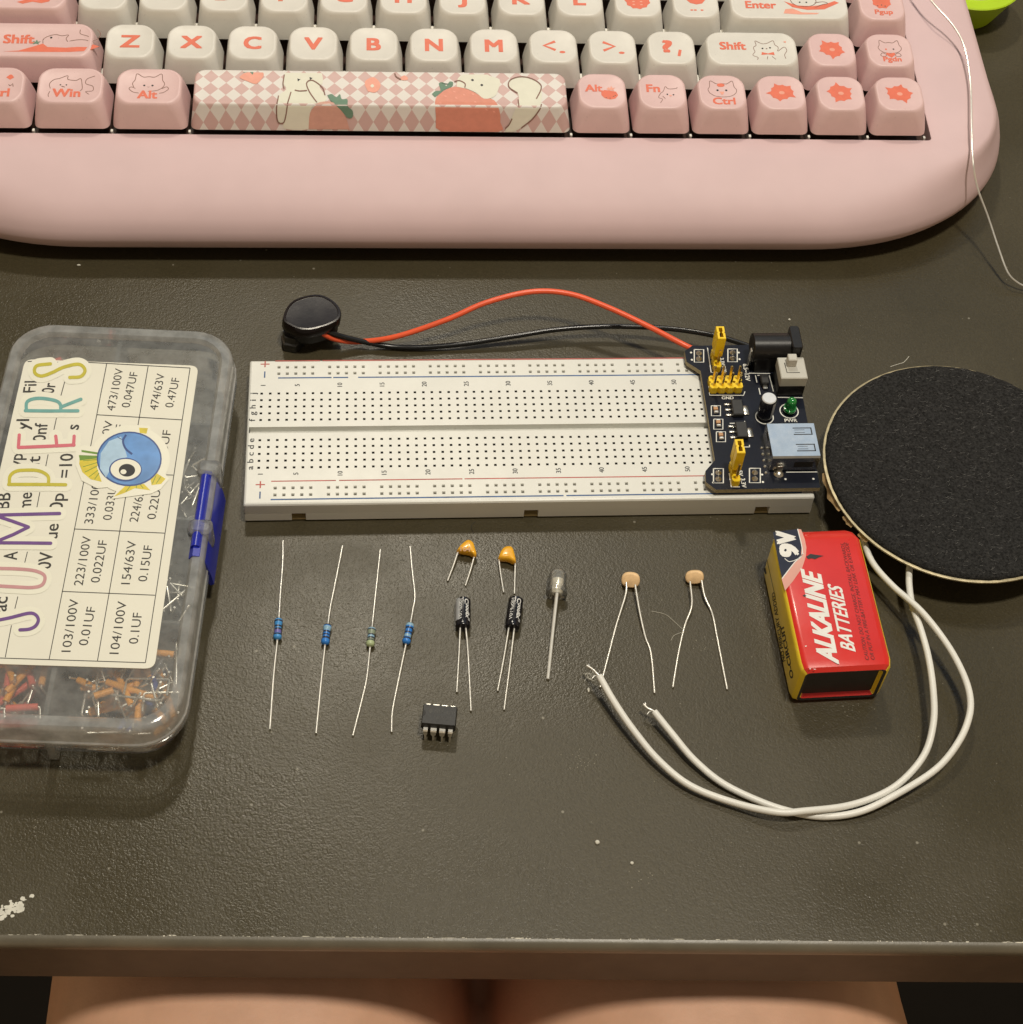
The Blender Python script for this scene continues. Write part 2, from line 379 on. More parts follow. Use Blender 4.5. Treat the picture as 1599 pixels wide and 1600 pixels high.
M['dust'] = mat('pale_dust', (.62, .60, .52), .9, 0, .1, .5)
M['hair'] = mat('pale_fibre', (.36, .34, .28), .6, 0, .1, .5)
M['ledcup'] = mat('led_reflector', (.78, .75, .66), .25, .35, .2, .9)
M['legtin'] = mat('led_leg', (.80, .78, .72), .35, .4, .06, .4)
M['stud'] = mat('dark_snap_metal', (.10, .095, .09), .35, .8, .1, .4)
M['icbody'] = mat('ic_epoxy', (.013, .0125, .012), .5, 0, .15, .4, .02, 2.)
M['icprint'] = mat('ic_faint_print', (.055, .053, .048), .6, 0, .15, .6)
M['ledclear'] = plastic_clear('clear_led_resin', (.99, .98, .95), .24, .05)
def diamond():
    """space bar print: pink and cream diamonds that run from the top over the front face"""
    m, N, L, b = nodes_of('diamond_print'); v = mm_coords(N, L)
    sp = N.new('ShaderNodeSeparateXYZ'); L.new(v, sp.inputs[0])
    def mth(op, a, c):
        n = N.new('ShaderNodeMath'); n.operation = op
        for i, q in enumerate((a, c)):
            if isinstance(q, (int, float)): n.inputs[i].default_value = q
            elif q is not None: L.new(q, n.inputs[i])
        return n.outputs[0]
    t = mth('ADD', sp.outputs[1], mth('MULTIPLY', sp.outputs[2], .42))
    a = mth('DIVIDE', sp.outputs[0], 4.95); c = mth('DIVIDE', t, 5.5)
    p, q = mth('FLOOR', mth('ADD', a, c), 0), mth('FLOOR', mth('SUBTRACT', a, c), 0)
    k = mth('FLOORED_MODULO', mth('ADD', p, q), 2)
    k = mth('GREATER_THAN', k, .5)
    mx = N.new('ShaderNodeMix'); mx.data_type = 'RGBA'; L.new(k, mx.inputs[0])
    mx.inputs[6].default_value = (.58, .39, .365, 1); mx.inputs[7].default_value = (.70, .66, .62, 1)
    L.new(mx.outputs[2], b.inputs['Base Color']); b.inputs['Roughness'].default_value = .48
    return m
M['diamond'] = diamond()

# ------------------------------------------------------------------ floor, desk, person
bm = BM(); poly(bm, [(-2500, -2500, -735), (2500, -2500, -735), (2500, 2500, -735), (-2500, 2500, -735)])
o = part('floor', bm, M['floor'], smooth=0); o['kind'] = 'structure'
DA = math.radians(-2.47); DC, DS = math.cos(DA), math.sin(DA)
def dk(x, y, z):               # desk frame: x along the front edge, y away from the sitter
    return Vector((-13.02+x*DC-y*DS, -155.47+x*DS+y*DC, z))
desk = thing('desk', 'dark grey brown desk with a worn, chipped rounded front edge', 'desk', dk(0, 0, -735))
LX = 700
R_ = 2.3
prof = [(700, -24), (700, -R_*.6), (699, 0), (0.6, 0)] 
bm = BM(); poly(bm, [dk(-LX, .4, 0), dk(LX, .4, 0), dk(LX, 700, 0), dk(-LX, 700, 0)]); 
bmesh.ops.recalc_face_normals(bm, faces=bm.faces)
part('desk_top', bm, M['desk'], desk, 0)
bm = BM()
arc = [(0.4-R_*math.sin(math.pi/2*i/6), -R_+R_*math.cos(math.pi/2*i/6)) for i in range(7)]
sec = arc + [(0.4-R_, -3.4), (0.4-R_+.8, -4.0), (3.5, -4.0)]
loft(bm, [[dk(x, y, z) for y, z in sec] for x in (-LX, LX)], False, False, closed=False)
part('edge_lip', bm, M['lip'], desk, 60)
bm = BM()
sec = [(1.0, -4.0), (0.2, -4.6), (0.2, -27.0), (1.0, -27.8), (40, -27.8), (690, -27.8), (690, -0.5)]
loft(bm, [[dk(x, y, z) for y, z in sec] for x in (-LX+2, LX-2)], False, False, closed=False)
part('front_rail', bm, M['rail'], desk, 40)
bm = BM()
for i in range(110):           # paint chipped off along the edge
    x = random.uniform(-150, 140); ln = random.choice((.3, .5, .8, 1.5, 2.6)) * random.uniform(.5, 1.3); d = random.uniform(.12, .32)
    y0 = random.uniform(-.1, .55)
    q = [(x, y0), (x+ln*.3, y0-d*.6), (x+ln, y0-d*.2), (x+ln*.8, y0+d*.5), (x+ln*.2, y0+d*.6)]
    if y0 < .35: q = [(a, b*.5+.4) for a, b in q]
    poly(bm, [dk(a, b, .035) for a, b in q])
part('paint_chip', bm, M['chip'], desk, 0)
bm = BM()                      # pale rubbed smear at the left
c0 = at(-8, 1432); c1 = at(40, 1412)
for i in range(75):
    t = random.random()**.8; p = c0.lerp(c1, t)+Vector((random.gauss(0, .9), random.gauss(0, .9), 0)); r = random.uniform(.15, .75)*(1 if t < .7 else 1.15)
    poly(bm, [(p.x+r*random.uniform(.6, 1.1)*math.cos(a), p.y+r*random.uniform(.5, 1)*math.sin(a), .03+.0006*i) for a in [k*math.pi/3.5 for k in range(7)]])
part('chalky_smear', bm, M['dust'], desk, 0)

for px_, py_, n, sd in ((900, 1190, 34, 2.4), (603, 985, 22, 1.6), (1010, 1372, 14, 3.0), (1105, 1010, 12, 2.0), (45, 1040+260, 10, 3.5), (1330, 1108, 14, 1.6), (480, 455, 8, 3)):
    p0 = at(px_, py_); bm = BM()
    for i in range(n):
        p = p0+Vector((random.gauss(0, sd), random.gauss(0, sd*.8), 0)); r = random.uniform(.06, .2)
        poly(bm, [(p.x+r*random.uniform(.5, 1.3)*math.cos(a), p.y+r*random.uniform(.5, 1.3)*math.sin(a), .02+.0003*i) for a in [k*math.pi/3 for k in range(6)]])
    part('dried_specks', bm, M['speck'], desk, 0)

pers = thing('person', 'bare thighs of a person seated at the front edge of the desk', 'person', (-20, -300, -735))
bm = BM()
pw = lambda c_: math.copysign(abs(c_)**.8, c_)
def limb(axis):
    rings = []
    for i, (p, rx, rz) in enumerate(axis):
        p = Vector(p); t = (Vector(axis[min(i+1, len(axis)-1)][0])-Vector(axis[max(i-1, 0)][0])).normalized()
        u = Vector((1, 0, 0)); u = (u-t*u.dot(t)).normalized(); v = t.cross(u)
        rings.append([p+u*rx*pw(math.cos(2*math.pi*k/28))+v*rz*pw(math.sin(2*math.pi*k/28)) for k in range(28)])
    loft(bm, rings)
for sx_ in (-1, 1):            # thigh tops lie just under the desk rail
    cx = -17.5+sx_*63.4
    limb([((cx-sx_*8, -560, -125), 92, 90), ((cx+sx_*8, -480, -120), 84, 84), ((cx+sx_*8, -400, -112), 78, 78), ((cx+sx_*7, -300, -107), 72, 73),
          ((cx+sx_*2.5, -200, -100), 63, 67), ((cx, -150, -96), 60.5, 63), ((cx-sx_*.5, -100, -96), 59.5, 62.5), ((cx-sx_*1, 0, -97), 57, 60), ((cx-sx_*1, 60, -104), 55, 58),
          ((cx-sx_*1, 105, -130), 53, 58), ((cx, 125, -170), 52, 57), ((cx, 118, -240), 48, 54), ((cx, 105, -330), 50, 56), ((cx, 95, -450), 44, 46),
          ((cx, 95, -600), 35, 37), ((cx, 98, -670), 35, 41), ((cx, 105, -700), 37, 43)])
    limb([((cx, 50, -702), 32, 24), ((cx, 110, -702), 38, 30), ((cx, 190, -712), 42, 20), ((cx, 240, -718), 40, 13)])
limb([((-24, -640, -115), 130, 90), ((-24, -600, -100), 165, 110), ((-24, -560, -95), 170, 110), ((-24, -520, -100), 150, 90)])
body = part('body', bm, M['skin'], pers, 180)
rm = body.modifiers.new('one_surface', 'REMESH'); rm.mode = 'VOXEL'; rm.voxel_size = .0035; rm.use_smooth_shade = True
sm = body.modifiers.new('soften', 'SMOOTH'); sm.iterations = 10; sm.factor = .5
bm = BM()
for sx_ in (-1, 1):
    cx = -17.5+sx_*66
    limb([((cx, -345, -108), 82, 84), ((cx, -420, -114), 88, 88), ((cx-sx_*4, -520, -120), 98, 98), ((cx-sx_*10, -600, -118), 108, 108)])
limb([((-24, -665, -110), 120, 95), ((-24, -620, -98), 180, 122), ((-24, -560, -95), 186, 122), ((-24, -500, -100), 165, 100)])
sh = part('shorts', bm, M['shorts'], pers, 180)
rm = sh.modifiers.new('one_surface', 'REMESH'); rm.mode = 'VOXEL'; rm.voxel_size = .007; rm.use_smooth_shade = True

# ------------------------------------------------------------------ keyboard
KU = 20.22
kz = (0.0, 1.65, 4.6, 7.4, 10.2)          # extra height of the bottom, middle and home rows
kb_s = at(597, 165, 36); kb_r = at(1410, 165, 36)
ku = (kb_r.x-kb_s.x)/(15.5-6.875)
KO = kb_s.x-6.875*ku           # x of the left end of the key field
KA = math.radians(-.45); KP = Vector((0, 108, 0)); KR = Matrix.Rotation(KA, 3, 'Z')
def kx(bm):
    for v in bm.verts: v.co = KR @ (v.co-KP)+KP
    return bm
kb = thing('keyboard', 'pale pink keyboard with white and pink keycaps and a strawberry print space bar', 'keyboard', (15, 150, 0))
kb_right = at(1563, 150, 20).x+1.0
XC0, XC1 = KO-(kb_right-(KO+16*ku)), kb_right
# case: rings of a rounded outline from the table up to the rim of the key well
def outline(ix, iy, z, rx=76, ry=64, back=252.0, front=75.5):
    out = []; xl, xr = XC0+ix, XC1-ix; yf, yb = front+iy, back-iy*.6
    n = 22
    for k, (cx, cy, a0) in enumerate(((xr-rx, yb-ry, 0), (xl+rx, yb-ry, 90), (xl+rx, yf+ry, 180), (xr-rx, yf+ry, 270))):
        for i in range(n+1):
            a = math.radians(a0+90*i/n); ca, sa = math.cos(a), math.sin(a); e = .92
            out.append(Vector((cx+rx*math.copysign(abs(ca)**e, ca), cy+ry*math.copysign(abs(sa)**e, sa), z)))
    return out
WX0, WX1, WY0, WY1 = KO-.6, KO+16*ku+1.6, 107.6, 209.5
bm = BM()
def well(z, g=0.0):
    """the key well's rim, one point per outline point"""
    out = []
    cx, cy = (WX0+WX1)/2, (WY0+WY1)/2; hw, hd = (WX1-WX0)/2+g, (WY1-WY0)/2+g
    n = 23; r = 1.2
    for k, (sx_, sy_) in enumerate(((1, 1), (-1, 1), (-1, -1), (1, -1))):
        for i in range(n):
            a = math.pi/2*k+math.pi/2*i/(n-1)
            out.append(Vector((cx+sx_*(hw-r)+r*math.cos(a), cy+sy_*(hd-r)+r*math.sin(a), z)))
    return out
def lift(ring, slope=.06):
    for v in ring: v.z += slope*max(0, v.y-107.6)
    return ring
rings = [outline(12, 12, 2.6, 66, 56), outline(4.5, 4.5, 3.4, 72, 61), outline(1.6, 1.6, 5.6), outline(.3, .3, 8.4), outline(0, 0, 10.4), outline(.6, .8, 13.2, 75, 63), outline(1.8, 3.2, 16.6, 72, 60), outline(3.6, 7.6, 20.0, 64, 54),
         outline(5.4, 13, 22.6, 52, 44), lift(outline(7.2, 19, 24.6, 38, 34)), lift(outline(9.5, 24.5, 25.9, 25, 25))]
rings += [lift(well(26.35, .5)), lift(well(26.0, 0)), lift(well(20.0, 0))]
loft(bm, rings, True, False)
part('case', kx(bm), M['case'], kb, 50)
bm = BM(); rbox(bm, (WX0+WX1)/2, (WY0+WY1)/2, 19, 20.4, WX1-WX0-.4, WY1-WY0-.4, 1, .2)
bm2 = kx(bm)
for v in bm2.verts: v.co.z += .06*(v.co.y-107.6)
part('switch_plate', bm2, M['plate'], kb, 30)
for px_, py_ in ((-.36, .0), (.36, .0)):
    bm = BM(); rbox(bm, (XC0+XC1)/2+(XC1-XC0)*px_, 105, .1, 3.2, 34, 9, 3, .5); part('rubber_foot', kx(bm), M['blackm'], kb)
    bm = BM(); rbox(bm, (XC0+XC1)/2+(XC1-XC0)*px_, 222, .1, 3.2, 34, 9, 3, .5); part('rubber_foot', kx(bm), M['blackm'], kb)

ROWY = (117.9, 138.1, 158.3, 178.5, 198.7)   # base centres
HH = (9.0, 9.0, 10.0, 10.0, 10.0)
class Cap: pass
TILT = .10
def keycap(row, u0, u1, m, space=False):
    c = Cap(); x0, x1 = KO+u0*ku, KO+u1*ku; g = .95
    c.cx = (x0+x1)/2; c.w = x1-x0-g; c.y = ROWY[row]; c.z0 = 27.0+kz[row]+(0 if row < 2 else -.6); c.H = HH[row]; c.d = 18.3
    tw = c.w-3.5; td = 14.9; ty = c.y+.35
    if space: tw = c.w-3.0
    c.tw, c.td, c.ty, c.zt = tw, td, ty, c.z0+c.H-.22
    bm = BM(); r0 = 2.4; rt = 5.0 if not space else 3.4
    f = lambda t: (c.w+(tw-c.w)*t, c.d+(td-c.d)*t, c.y+(ty-c.y)*t)
    R2 = []
    for t, zz in ((-.02, -.25), (0, 0), (.10, .16), (.30, .40), (.58, .68), (.84, .90)):
        if space: tt = {-.02: 0, 0: 0, .10: .14, .30: .38, .58: .66, .84: .92}[t]
        else: tt = t
        w_, d_, y_ = f(max(tt, 0)); ins = .5 if t < 0 else 0
        R2.append(rr(c.cx, y_, c.z0+zz*c.H if t >= 0 else c.z0-.01, w_-ins, d_-ins, r0+(rt-r0)*max(t, 0), 7))
    R2.append(rr(c.cx, ty, c.z0+c.H-.22, tw, td, rt, 7)); R2.append(rr(c.cx, ty, c.z0+c.H, tw-.9, td-.9, rt-.4, 7))
    R2.append(rr(c.cx, ty, c.z0+c.H-.04, tw-1.5, td-1.5, rt-.6, 7)); R2.append(rr(c.cx, ty, c.z0+c.H-.22, tw-3.0, td-3.0, rt-1.2, 7))
    R2 = [rr(c.cx, c.y, c.z0+.5, c.w-2.2, c.d-2.2, 1.5, 7)] + R2
    loft(bm, R2)
    for v in bm.verts: v.co.z += TILT*max(0, min(1, (v.co.z-c.z0)/c.H))*(v.co.y-(ty-td/2))
    c.o = part('keycap', kx(bm), M[m] if isinstance(m, str) else m, kb, 62)
    return c
def onto(c):
    """cap-top coordinates in mm from the centre of the top -> world"""
    return lambda q: KR @ (Vector((c.cx+q[0], c.ty+q[1], c.zt+.03+TILT*(q[1]+c.td/2)+(q[2] if len(q) > 2 else 0)))-KP)+KP
def clegend(c, body, h, dx=0, dy=0, bold=.03, m='red', ws=1.0, name='legend'):
    bm = BM(); q = onto(c); p = q((dx, dy)); xd = KR @ Vector((1, 0, 0)); yd = KR @ Vector((0, 1, TILT))
    ctext(bm, body, p, h, bold, 0, ws, xd, yd); part(name, bm, M[m], c.o, 0)
def strokes(c, lst, w_=.22, m='line', name='drawing', extra=()):
    bm = BM(); q = onto(c); mats = [M[m]]
    for pts in lst: ribbon(bm, pts, w_, q)
    for pts, mk_, z in extra:
        if M[mk_] not in mats: mats.append(M[mk_])
        poly(bm, [q((p[0], p[1], z)) for p in pts], mats.index(M[mk_]))
    part(name, bm, mats, c.o, 0, recalc=False)
def cathead(cx, cy, s, tilt=0.0, open_=False):
    P = [(-1.0, -.35), (-1.1, .05), (-.95, .4), (-.85, 1.05), (-.4, .72), (0, .76), (.4, .72), (.85, 1.05), (.95, .4), (1.1, .05), (1.0, -.35), (.6, -.68), (0, -.78), (-.6, -.68), (-1.0, -.35)]
    ca, sa = math.cos(tilt), math.sin(tilt)
    return [(cx+s*(x*ca-y*sa*.9), cy+s*(x*sa+y*ca*.9)) for x, y in P]
def face(cx, cy, s):
    return [[(p.x, p.y) for p in circ(cx+k*s*.36, cy, s*.1, n=8)] for k in (-1, 1)]
def lemon(cx, cy, rx, ry, n=16, wob=0.0, spikes=0):
    out = []
    for k in range(n):
        a = 2*math.pi*k/n; f = 1+(wob if k % 2 else -wob)
        out.append((cx+rx*f*math.cos(a), cy+ry*f*math.sin(a)))
    return out
def berry(cx, cy, s):
    return [(cx-.95*s, cy+.35*s), (cx-.55*s, cy+.7*s), (cx+.1*s, cy+.6*s), (cx+.75*s, cy+.45*s), (cx+.95*s, cy-.1*s), (cx+.6*s, cy-.6*s), (cx, cy-.75*s), (cx-.6*s, cy-.55*s), (cx-.95*s, cy-.1*s)]
def leafs(cx, cy, s):
    return [(cx-s, cy), (cx-.5*s, cy+.5*s), (cx-.2*s, cy+.2*s), (cx+.1*s, cy+.9*s), (cx+.35*s, cy+.25*s), (cx+s, cy+.4*s), (cx+.5*s, cy-.1*s), (cx+.6*s, cy-.6*s), (cx, cy-.3*s), (cx-.5*s, cy-.5*s)]

# home row
c = keycap(2, .25, 1.75, 'capp')
strokes(c, [], extra=[([(-3, -4.6), (0, -3.4), (3, -3.7), (6, -3.2), (8, -2.6), (7.4, -4.2), (5, -5.0), (2, -4.4), (-1, -5.4)], 'red', 0)], name='strawberry_print')
for i, ch in enumerate('ASDFGHJKL'):
    c = keycap(2, 1.75+i, 2.75+i, 'capw'); clegend(c, ch, 5.3, 0, .3, .035)
c = keycap(2, 10.75, 11.75, 'capw')
strokes(c, [], extra=[(lemon(0, .2, 4.2, 4.0, 22, .06), 'red', 0)]+[(lemon(x, y, .5, .32, 8), 'coral', .02) for x in (-1.4, 1.2) for y in (-.4, -1.8, 1.4)], name='biscuit_print')
c = keycap(2, 11.75, 12.75, 'capw')
strokes(c, [], extra=[(berry(.2, 1.2, 3.4), 'red', 0), (leafs(-2.6, 3.2, 1.6), 'green', .02)]+[(lemon(x, -4.0, .55, .35, 8), 'red', 0) for x in (-1.6, -.4, 1.9)], name='strawberry_print')
c = keycap(2, 12.75, 15.0, 'capw'); clegend(c, 'Enter', 3.2, -9.8, -1.1, .03)
strokes(c, [cathead(5.2, 1.2, 4.0), [(9, -2), (11.5, -.6), (13.5, 0), (12, .8), (9, .2)]], .26,
        extra=[([(-1.6, .8), (1, -2), (6, -3.2), (12, -2.8), (17.5, .4), (16, 1.2), (12, -.6), (8, -1.4), (3, -1.2)], 'red', 0), ([(-2.4, -5), (-1.6, -3), (1, -2.6), (4, -4.4), (10, -4.6), (9, -5.2), (3, -5.4)], 'coral', 0)]+[(f, 'black', .02) for f in face(5.0, .4, 3.2)])
c = keycap(2, 15.0, 16.0, 'capp'); clegend(c, 'Pgup', 2.0, .3, -3.6, .03, ws=1.1)
strokes(c, [], extra=[(lemon(.2, 1.2, 3.2, 3.2, 16, .07), 'red', 0)]+[(lemon(x, y, .3, .3, 6), 'line', .02) for x, y in ((-1.4, -.8), (0, -.4), (1.2, -.9))], name='strawberry_print')
# middle row
c = keycap(1, 0, 2.25, 'capp'); clegend(c, 'Shift', 3.7, -3.4, .3, .03)
strokes(c, [[(4.4, -1.6), (4.3, .2), (5.6, 1.6), (8, 2.5), (10.2, 2.0), (12.2, 2.4), (11.6, .8), (12.2, -.6)], [(12.8, -.3), (15.5, .3), (18, .2), (19.5, -.8), (20, -2.4)], [(15.8, 4.9), (16, 3), (18.4, 2), (20, .6)], [(21.2, 5), (22.4, 3.2), (21.9, 1), (20.2, -.2)]], .24,
        extra=[([(-8, -5.3), (-3, -4.8), (1.5, -2.9), (4.4, -1.6), (6, -3.1), (12, -3.3), (15.5, -2.9), (18.5, -2.9), (20.5, -1.7), (22.6, -2.6), (19, -4.6), (13, -5.2), (6, -5.3)], 'red', 0), (leafs(2.2, -1.2, 1.5), 'green', .02), (lemon(6.8, 1.1, .4, .4, 8), 'black', .02)])
for i, ch in enumerate('ZXCVBNM'):
    c = keycap(1, 2.25+i, 3.25+i, 'capw'); clegend(c, ch, 5.2, 0, -.1, .035)
for k, (ch, lo) in enumerate((('<', '.'), ('>', '.'))):
    c = keycap(1, 9.25+k, 10.25+k, 'capw'); q = onto(c)
    bm = BM(); s = -1 if ch == '<' else 1
    pts = [(-1.2+s*-1.9, 2.2), (-1.2+s*1.9, .3), (-1.2+s*-1.9, -1.7)]
    ribbon(bm, pts, 1.05, q, smooth=False); poly(bm, [q(p) for p in lemon(2.9, -2.6, 1.0, .55, 12)]); part('legend', bm, M['red'], c.o, 0)
c = keycap(1, 11.25, 12.25, 'capw'); clegend(c, '?', 5.0, -1.3, .6, .05); 
bm = BM(); q = onto(c); ribbon(bm, [(2.9, -.9), (2.2, -3.8)], 1.0, q); part('legend', bm, M['red'], c.o, 0)
c = keycap(1, 12.25, 14.0, 'capw'); clegend(c, 'Shift', 3.3, -6.4, 1.2, .03)
strokes(c, [[(.9, -1.4), (.6, .6), (1.6, 1.6), (1.5, 3.6), (3.6, 2.4), (5.4, 2.6), (7.6, 3.8), (8, 2), (9, .8), (8.6, -1)], [(.9, -1.4), (0, -3), (1.6, -4), (1.3, -5)], [(8.8, -1), (11, .9), (11.8, -.6), (10.8, -2.6), (11, -4.4)], [(5, -3.4), (4.6, -4.8)], [(6.4, -3.4), (7.6, -4.8)]], .2,
        extra=[([(2.9, -2.8), (3.2, -1.5), (5.2, -2.1), (7.2, -1.4), (7.4, -2.8), (5.2, -2.5)], 'red', .01), (lemon(3.6, .2, .34, .34, 8), 'black', .01), (lemon(6.2, .5, .34, .34, 8), 'black', .01), (lemon(5, .1, .3, .2, 8), 'line', .01), (lemon(11.6, 3.3, .5, .4, 6, .2), 'coral', .01)])
def flower(c, rot):
    pts = []
    for k in range(5*6):
        a = 2*math.pi*k/30+rot; j = k % 6
        r = (4.9, 3.7, 3.6, 3.9, 3.5, 3.6)[j]*(1.06 if (k//6) % 2 else .94)
        pts.append((r*1.02*math.cos(a), .3+r*.92*math.sin(a)))
    strokes(c, [], extra=[(pts, 'red', 0), (lemon(.1, 0, .95, .75, 14), 'coral', .02)], name='flower_print')
c = keycap(1, 14, 15, 'capp'); flower(c, .9)
c = keycap(1, 15, 16, 'capp'); clegend(c, 'Pgdn', 2.0, .3, -4.0, .03, ws=1.1)
strokes(c, [cathead(.2, 1.2, 3.6), [(-3.4, -2.0), (-2.6, -1.2), (-1.4, -2), (-2, -2.8), (-3.2, -2.6), (-3.4, -2)], [(3.6, -2.0), (2.8, -1.2), (1.6, -2), (2.2, -2.8), (3.4, -2.6), (3.6, -2)]], .2,
        extra=[([(.2, -3.4), (-1.6, -1.9), (-1.2, -1.0), (.1, -1.5), (1.3, -1.0), (1.7, -1.9)], 'red', .01), (lemon(-1.2, .5, .35, .35, 8), 'red', .01), (lemon(1.4, .6, .3, .3, 8), 'black', .01)])
# bottom row
c = keycap(0, 0, 1.25, 'capp'); clegend(c, 'Ctrl', 3.3, 2.0, -3.3, .03)
strokes(c, [[(5.4, .2), (5.8, -.4), (6.4, .1)], [(6.6, .6), (6.9, -.8)]], .25, extra=[([(5.4, 4.4), (4.3, 3.2), (5.6, 2.2), (6.8, 3.2), (6.0, 4.4)], 'red', 0)])
c = keycap(0, 1.25, 2.5, 'capp'); clegend(c, 'Win', 3.3, -1.0, -3.2, .03)
strokes(c, [[(-6.2, -1.4), (-6.6, .6), (-5.4, 2.4), (-3.6, 3), (-1.2, 4.2), (-1, 2.6), (1.6, 2.2), (3.0, 3.0), (3.6, .6), (3.8, -1.4), (3.2, -2.4)], [(-6.2, -2.6), (-6.6, -4), (-6.4, -5)], [(7.4, 4.2), (5, 2.8), (4.8, .8), (7.0, -.2), (7.2, -2.2), (5, -2.6), (6.2, -3.8)]], .22,
        extra=[(f, 'black', .01) for f in face(-2.2, .2, 2.6)]+[([(-2.8, -.5), (-1.8, -.9), (-1.6, -.7), (-2.7, -.2)], 'line', .01)])
c = keycap(0, 2.5, 3.75, 'capp'); clegend(c, 'Alt', 3.2, -.3, -3.6, .03)
strokes(c, [cathead(-.2, 1.0, 4.6)[:-2], [(-4.2, -1.0), (-5.6, -.4), (-6.2, -1.2), (-4.8, -2.6), (-3, -3)], [(4.2, -1.0), (5.6, -.2), (6.2, -1.2), (4.8, -2.6), (3.4, -3)]], .22,
        extra=[(f, 'black', .01) for f in face(-.2, .3, 3.6)]+[([(-.7, -.2), (-.2, -.5), (.4, -.2), (-.2, -.35)], 'line', .01)])
sp = keycap(0, 3.75, 10.0, M['diamond'], space=True)
c = keycap(0, 10, 11, 'capp'); clegend(c, 'Alt', 2.9, -2.7, 1.2, .03)
strokes(c, [], extra=[(berry(2.4, -1.6, 2.9), 'red', 0), (leafs(3, .9, 1.5), 'coral', .02)]+[(lemon(x, y, .28, .2, 6), 'line', .03) for x, y in ((1.2, -3), (2.4, -3.2), (3.6, -2.4), (4.2, -2.0))], name='strawberry_print')
c = keycap(0, 11, 12, 'capp'); clegend(c, 'Fn', 3.2, -2.9, 1.4, .03)
strokes(c, [[(-.6, -.8), (.4, .2), (1.2, 2.2), (2.2, 1.2), (4.6, 1.4), (5.2, 1.9)], [(-.6, -.8), (-1.4, -2.6), (-.2, -3.4), (-1, -5)], [(0, -2.0), (.8, -3.2)]], .2,
        extra=[(lemon(1.6, -1.2, .3, .3, 8), 'black', .01), (lemon(3.6, -1.4, .3, .3, 8), 'black', .01), (lemon(2.6, -1.8, .45, .3, 8), 'coral', .01)])
c = keycap(0, 12, 13, 'capp'); clegend(c, 'Ctrl', 2.8, .3, -3.9, .03, ws=1.1)
strokes(c, [cathead(.2, .9, 4.3)], .2, extra=[(lemon(-.1, 3.1, 1.3, .8, 12), 'red', .01), (lemon(-1.4, .8, .4, .4, 8), 'black', .01), (lemon(1.5, .8, .4, .4, 8), 'black', .01), ([(-.8, .2), (.8, .2), (.3, -1.1), (-.3, -1.1)], 'coral', .01)])
for k, rot in ((13, 2.0), (14, .5), (15, 1.3)):
    c = keycap(0, k, k+1, 'capp'); flower(c, rot)
# the two rows at the back, beyond the photograph's upper edge
for row, edges in ((3, [0, 1.5]+[2.5+i for i in range(12)]+[15, 16]), (4, [i for i in range(14)]+[15, 16])):
    for i, (u0, u1) in enumerate(zip(edges, edges[1:])): keycap(row, u0, u1, 'capp' if i == 0 or u1 > 15 else 'capw')
# white switch housings glimpsed between the caps
def housing(x, y, z0, z1, w_, d):
    bm = BM(); rbox(bm, x, y, z0, z1, w_, d, .2, .1); part('switch_housing', kx(bm), M['switch'], kb, 30)
for row, x0, n in ((2, 1.75, 12), (1, 2.25, 11)):
    for i in range(n): housing(KO+(x0+i)*ku, ROWY[row]-3.5, 20, 26.7+kz[row], .9, 4.5)
for u in (1.25, 2.5, 3.75, 10, 11, 12, 13, 14, 15, 15.97): housing(KO+u*ku, ROWY[0]-8.6, 20.2, 26.0, .8, 1.2)
# space bar picture: cats and strawberries draped over the top and the front face
def spmap(px, py):
    ye = sp.ty-sp.td/2+.5
    if py <= 164.5:
        p = at(px, py, sp.zt)
        for _ in range(4): p = at(px, py, sp.zt+TILT*max(0, p.y-ye))
        return Vector((p.x, max(p.y-ye, 0), 0))
    p = at(px, 164.5, sp.zt); t = (py-164.5)/40.0
    return Vector((p.x+(t*.4 if px > 600 else -t*.4), -t*10.6, 0))
def spx(q):
    s, t = q[0], q[1]; off = .07+(q[2] if len(q) > 2 else 0); ye = sp.ty-sp.td/2+.5; zt = sp.zt
    if t >= 0:
        lift_ = .22*max(0, 1-t/1.2) if t < 1.2 else 0
        p = Vector((s, ye+t, zt+off+lift_+TILT*(t+.5)))
    else:
        k = min(1, -t/10.6); h = 1-k*.985; T = [(0, 0), (.16, .14), (.40, .38), (.68, .66), (.90, .92), (1.0, 1.0)]; g = 0
        for (h0, t0), (h1, t1) in zip(T, T[1:]):
            if h0 <= h <= h1+1e-6: g = t0+(t1-t0)*(h-h0)/(h1-h0)
        yy = (sp.y+(sp.ty-sp.y)*g)-(sp.d+(sp.td-sp.d)*g)/2
        if k < .1: yy += .5*(1-k/.1)**1.5
        p = Vector((s, yy-off, sp.z0+h*sp.H+.04))
    return KR @ (p-KP)+KP
def clip(P, f):
    out = []
    for i in range(len(P)):
        a, b = P[i], P[(i+1) % len(P)]; fa, fb = f(a), f(b)
        if fa >= 0: out.append(a)
        if (fa >= 0) != (fb >= 0): out.append(a.lerp(b, fa/(fa-fb)))
    return out
TC = [-10.6, -9.2, -8.9, -7.8, -6.36, -4.6, -3.39, -2.2, -1.06, -.7, -.4, -.1, .25, .8, 1.6, 5, 9, sp.td-1.3]
def drape(bm, pxs, mi, lvl):
    P = [spmap(*p) for p in pxs]
    for a, b in zip(TC, TC[1:]):
        Q = clip(clip(P, lambda v: v.y-a), lambda v: b-v.y)
        R2 = []
        for v in Q:
            if not R2 or (v-R2[-1]).length > 1e-4: R2.append(v)
        if len(R2) > 2 and (R2[0]-R2[-1]).length < 1e-4: R2.pop()
        if len(R2) > 2:
            f = bm.faces.new([bm.verts.new(spx((v.x, v.y, lvl*.03))) for v in R2]); f.material_index = mi
